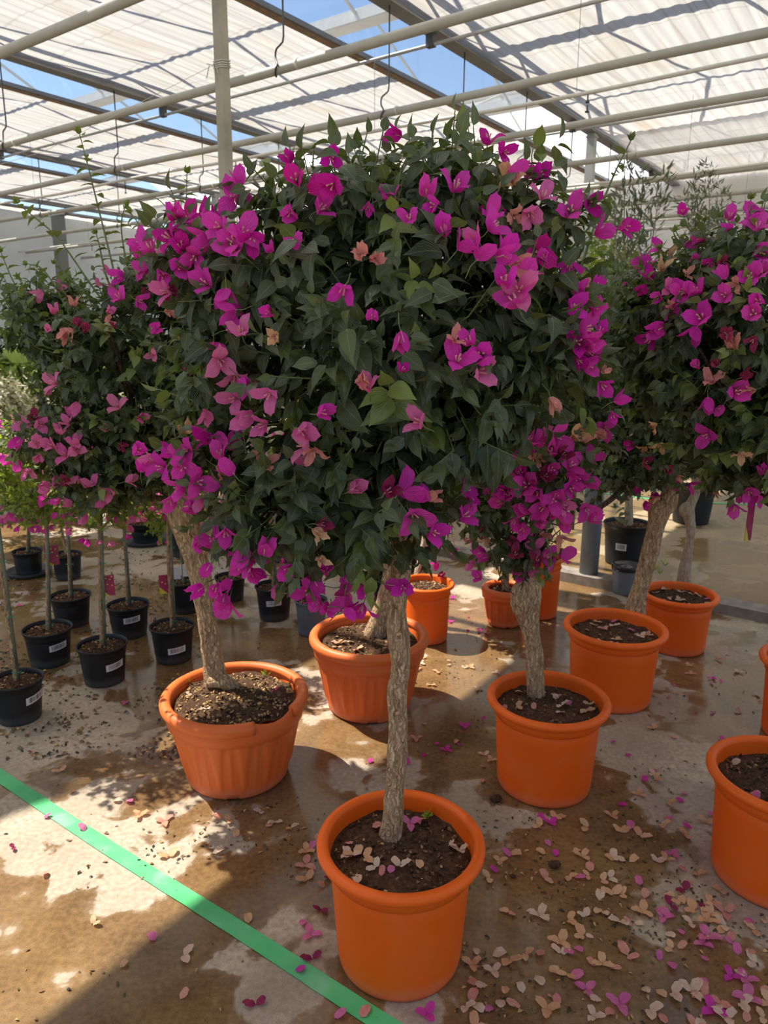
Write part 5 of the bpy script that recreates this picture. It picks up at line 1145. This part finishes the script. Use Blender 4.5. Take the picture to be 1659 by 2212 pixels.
for (px, py, key, s) in ((330, 2025, 'p', .9), (408, 2064, 'p', 1.), (648, 2096, 'm', .9), (103, 1764, 'p', .75), (178, 1790, 'p', .7), (98, 1889, 'p', .7), (28, 1832, 'r', .6), (398, 2150, 's', .9), (655, 1995, 'p', .9), (668, 2022, 'p', .9), (672, 2070, 'r', .9), (550, 2168, 'r', .9), (735, 2192, 'p', .95), (790, 2186, 's', 1.), (925, 2195, 'm', .9), (253, 1730, 'w', .9), (280, 1732, 'p', .9), (205, 1992, 't', .7), (268, 2083, 't', .7), (235, 1625, 't', .6), (268, 1518, 'p', .6), (65, 1625, 'r', .5), (128, 1665, 't', .9), (300, 1760, 't', .9), (800, 1645, 'm', .7), (875, 1646, 'm', .7), (915, 1632, 'd', .6), (1038, 1362, 'd', .7), (1200, 1843, 'm', .8), (1067, 1880, 'm', .8)):
    p = at_z(px, py, .004); drop((p[0], p[1], .0035), key, s, 'lying alone near or on the green tape' if px < 830 and py > 1700 else 'lying alone among the pots', G1, tilt=.05)
scatter(8, 30, 1300, 470, 1620, 'ttps', 'on the floor among the black nursery pots', (.5, .8))
def on_soil(cx, cy, R, z, n, keys, where):
    for _ in range(n):
        a = random.random()*6.28; r = R*math.sqrt(random.uniform(.08, .85)); h = .014*(1-(r/R)**2)
        drop((cx+r*math.cos(a), cy+r*math.sin(a), z+h+.002), random.choice(keys), random.uniform(.7, 1.), where, 'fallen bracts on the soil of the pots', tilt=.25)
on_soil(.05, 1.64, .175, .302, 17, 'wwppsst', 'on the soil of the front orange pot')
on_soil(.60, 2.42, .175, .302, 12, 'wwtsp', 'on the soil of the middle right pot')
on_soil(1.05, 3.10, .18, .302, 16, 'wwttsp', 'on the soil around the leaning trunk')
on_soil(1.57, 3.67, .155, .27, 14, 'wwwtp', 'on the soil around the knobbly trunk')
on_soil(1.20, 1.94, .175, .308, 9, 'wttp', 'on the soil of the right edge pot')
on_soil(-.545, 2.47, .20, .292, 6, 'wwtr', 'on the soil of the broken ribbed pot')
on_soil(-.06, 3.0, .2, .305, 8, 'wtts', 'on the soil of the whole ribbed pot')
# crumbs, curled brown bits: nobody could count them
b_ = MB(); rs = random.Random(99)
def crumb(p, s):
    a = rs.random()*6.28; x = np.array([math.cos(a), math.sin(a), rs.uniform(-.2, .2)]); y = np.array([-math.sin(a), math.cos(a), rs.uniform(-.2, .2)]); h = s*rs.uniform(.2, .7)
    V = [p-x*s, p-x*s*.3+y*s*.45+UP*h, p+x*s*.5+y*s*.2+UP*h*.4, p+x*s, p+x*s*.3-y*s*.4+UP*h*.9, p-x*s*.4-y*s*.35+UP*h*.3]
    b_.add(V, [(0, 1, 5), (1, 4, 5), (1, 2, 4), (2, 3, 4), (0, 5, 4, 1)], rs.choice((0, 0, 1, 1, 2, 3)))
def crumbs(n, x0, y0, x1, y1, s):
    k = 0
    while k < n:
        p = at_z(rs.uniform(x0, x1), rs.uniform(y0, y1), .0015)
        if noise.noise(Vector((p[0]*3.1, p[1]*3.1, 4)))+.25 < rs.random()*.5: continue
        if free(p, 0): crumb(p, rs.uniform(*s)); k += 1
crumbs(700, 980, 1750, 1700, 2250, (.003, .010)); crumbs(1200, 0, 1260, 480, 1640, (.005, .016)); crumbs(260, 880, 1260, 1700, 1750, (.003, .010)); crumbs(60, 0, 1640, 800, 2230, (.003, .010)); crumbs(160, 300, 1720, 720, 1900, (.004, .010))
crumbs(160, 440, 1320, 1100, 1520, (.004, .010)); crumbs(500, 0, 1180, 500, 1330, (.006, .017))
LIT_D = plain('dark_litter', (.035, .028, .012), .7, var=.5)
tag(b_.build('leaf_litter', [CHIP, LIT_D, CHIP_L, plain('olive_litter', (.14, .12, .03), .7, var=.5)], None, False), 'loose brown crumbs and curled bits strewn over the wet floor', 'litter', None, 'stuff')
# clods of soil on the floor
for (px, py, s) in ((1071, 1730, .022), (1198, 1872, .020), (1108, 1895, .010)):
    p = at_z(px, py, .0); b_ = MB(); V, F = [], []
    V, F = lathe([(.0001, 0), (.7, .05), (1., .5), (.8, 1.0), (.4, 1.3), (.0001, 1.38)], 16); V = V*s*np.array([1, .8, .8]); V = np.array([v*(1+.25*noise.noise(Vector(tuple(v*90)))) for v in V])+p
    b_.add(V, F); tag(b_.build('soil_clod', SOIL), {1071: 'dark soil clod beside the foot of the middle right pot', 1198: 'dark soil clod alone on the wet floor right of the front pot rim', 1108: 'tiny black clod lying close to the right side of the front pot'}[px], 'clod')
# small weeds in the pots are parts of their plants
def weed(rootname_loc, px, py, z, kind=0):
    r_ = min((o for o in bpy.data.objects if o.parent is None and o.type == 'EMPTY'), key=lambda o: (o.location.x-rootname_loc[0])**2+(o.location.y-rootname_loc[1])**2)
    p = at_z(px, py, z); L = Leaves(LT_LOW if kind else LT_THIN)
    for k in range(7): L.add(p, unit(np.array([random.gauss(0, .6), random.gauss(0, .6), 1.])), rv(), random.uniform(.018, .035)*(1.5 if not kind else 1), .8, .6)
    L.build('weed', LEAF_LIT, r_)
for a in (((.05, 1.64), 822, 1725, .315, 1), ((.05, 1.64), 925, 1765, .312, 1), ((-.545, 2.47), 405, 1478, .30), ((-.545, 2.47), 575, 1460, .30), ((.6, 2.42), 1225, 1478, .305), ((.6, 2.42), 1108, 1475, .305, 1), ((1.57, 3.67), 1425, 1240, .28), ((1.57, 3.67), 1412, 1232, .28), ((1.05, 3.10), 1255, 1332, .305), ((1.57, 3.67), 1436, 1222, .28)): weed(*a)
print('bracts', NB[0], 'objects', len(bpy.data.objects))
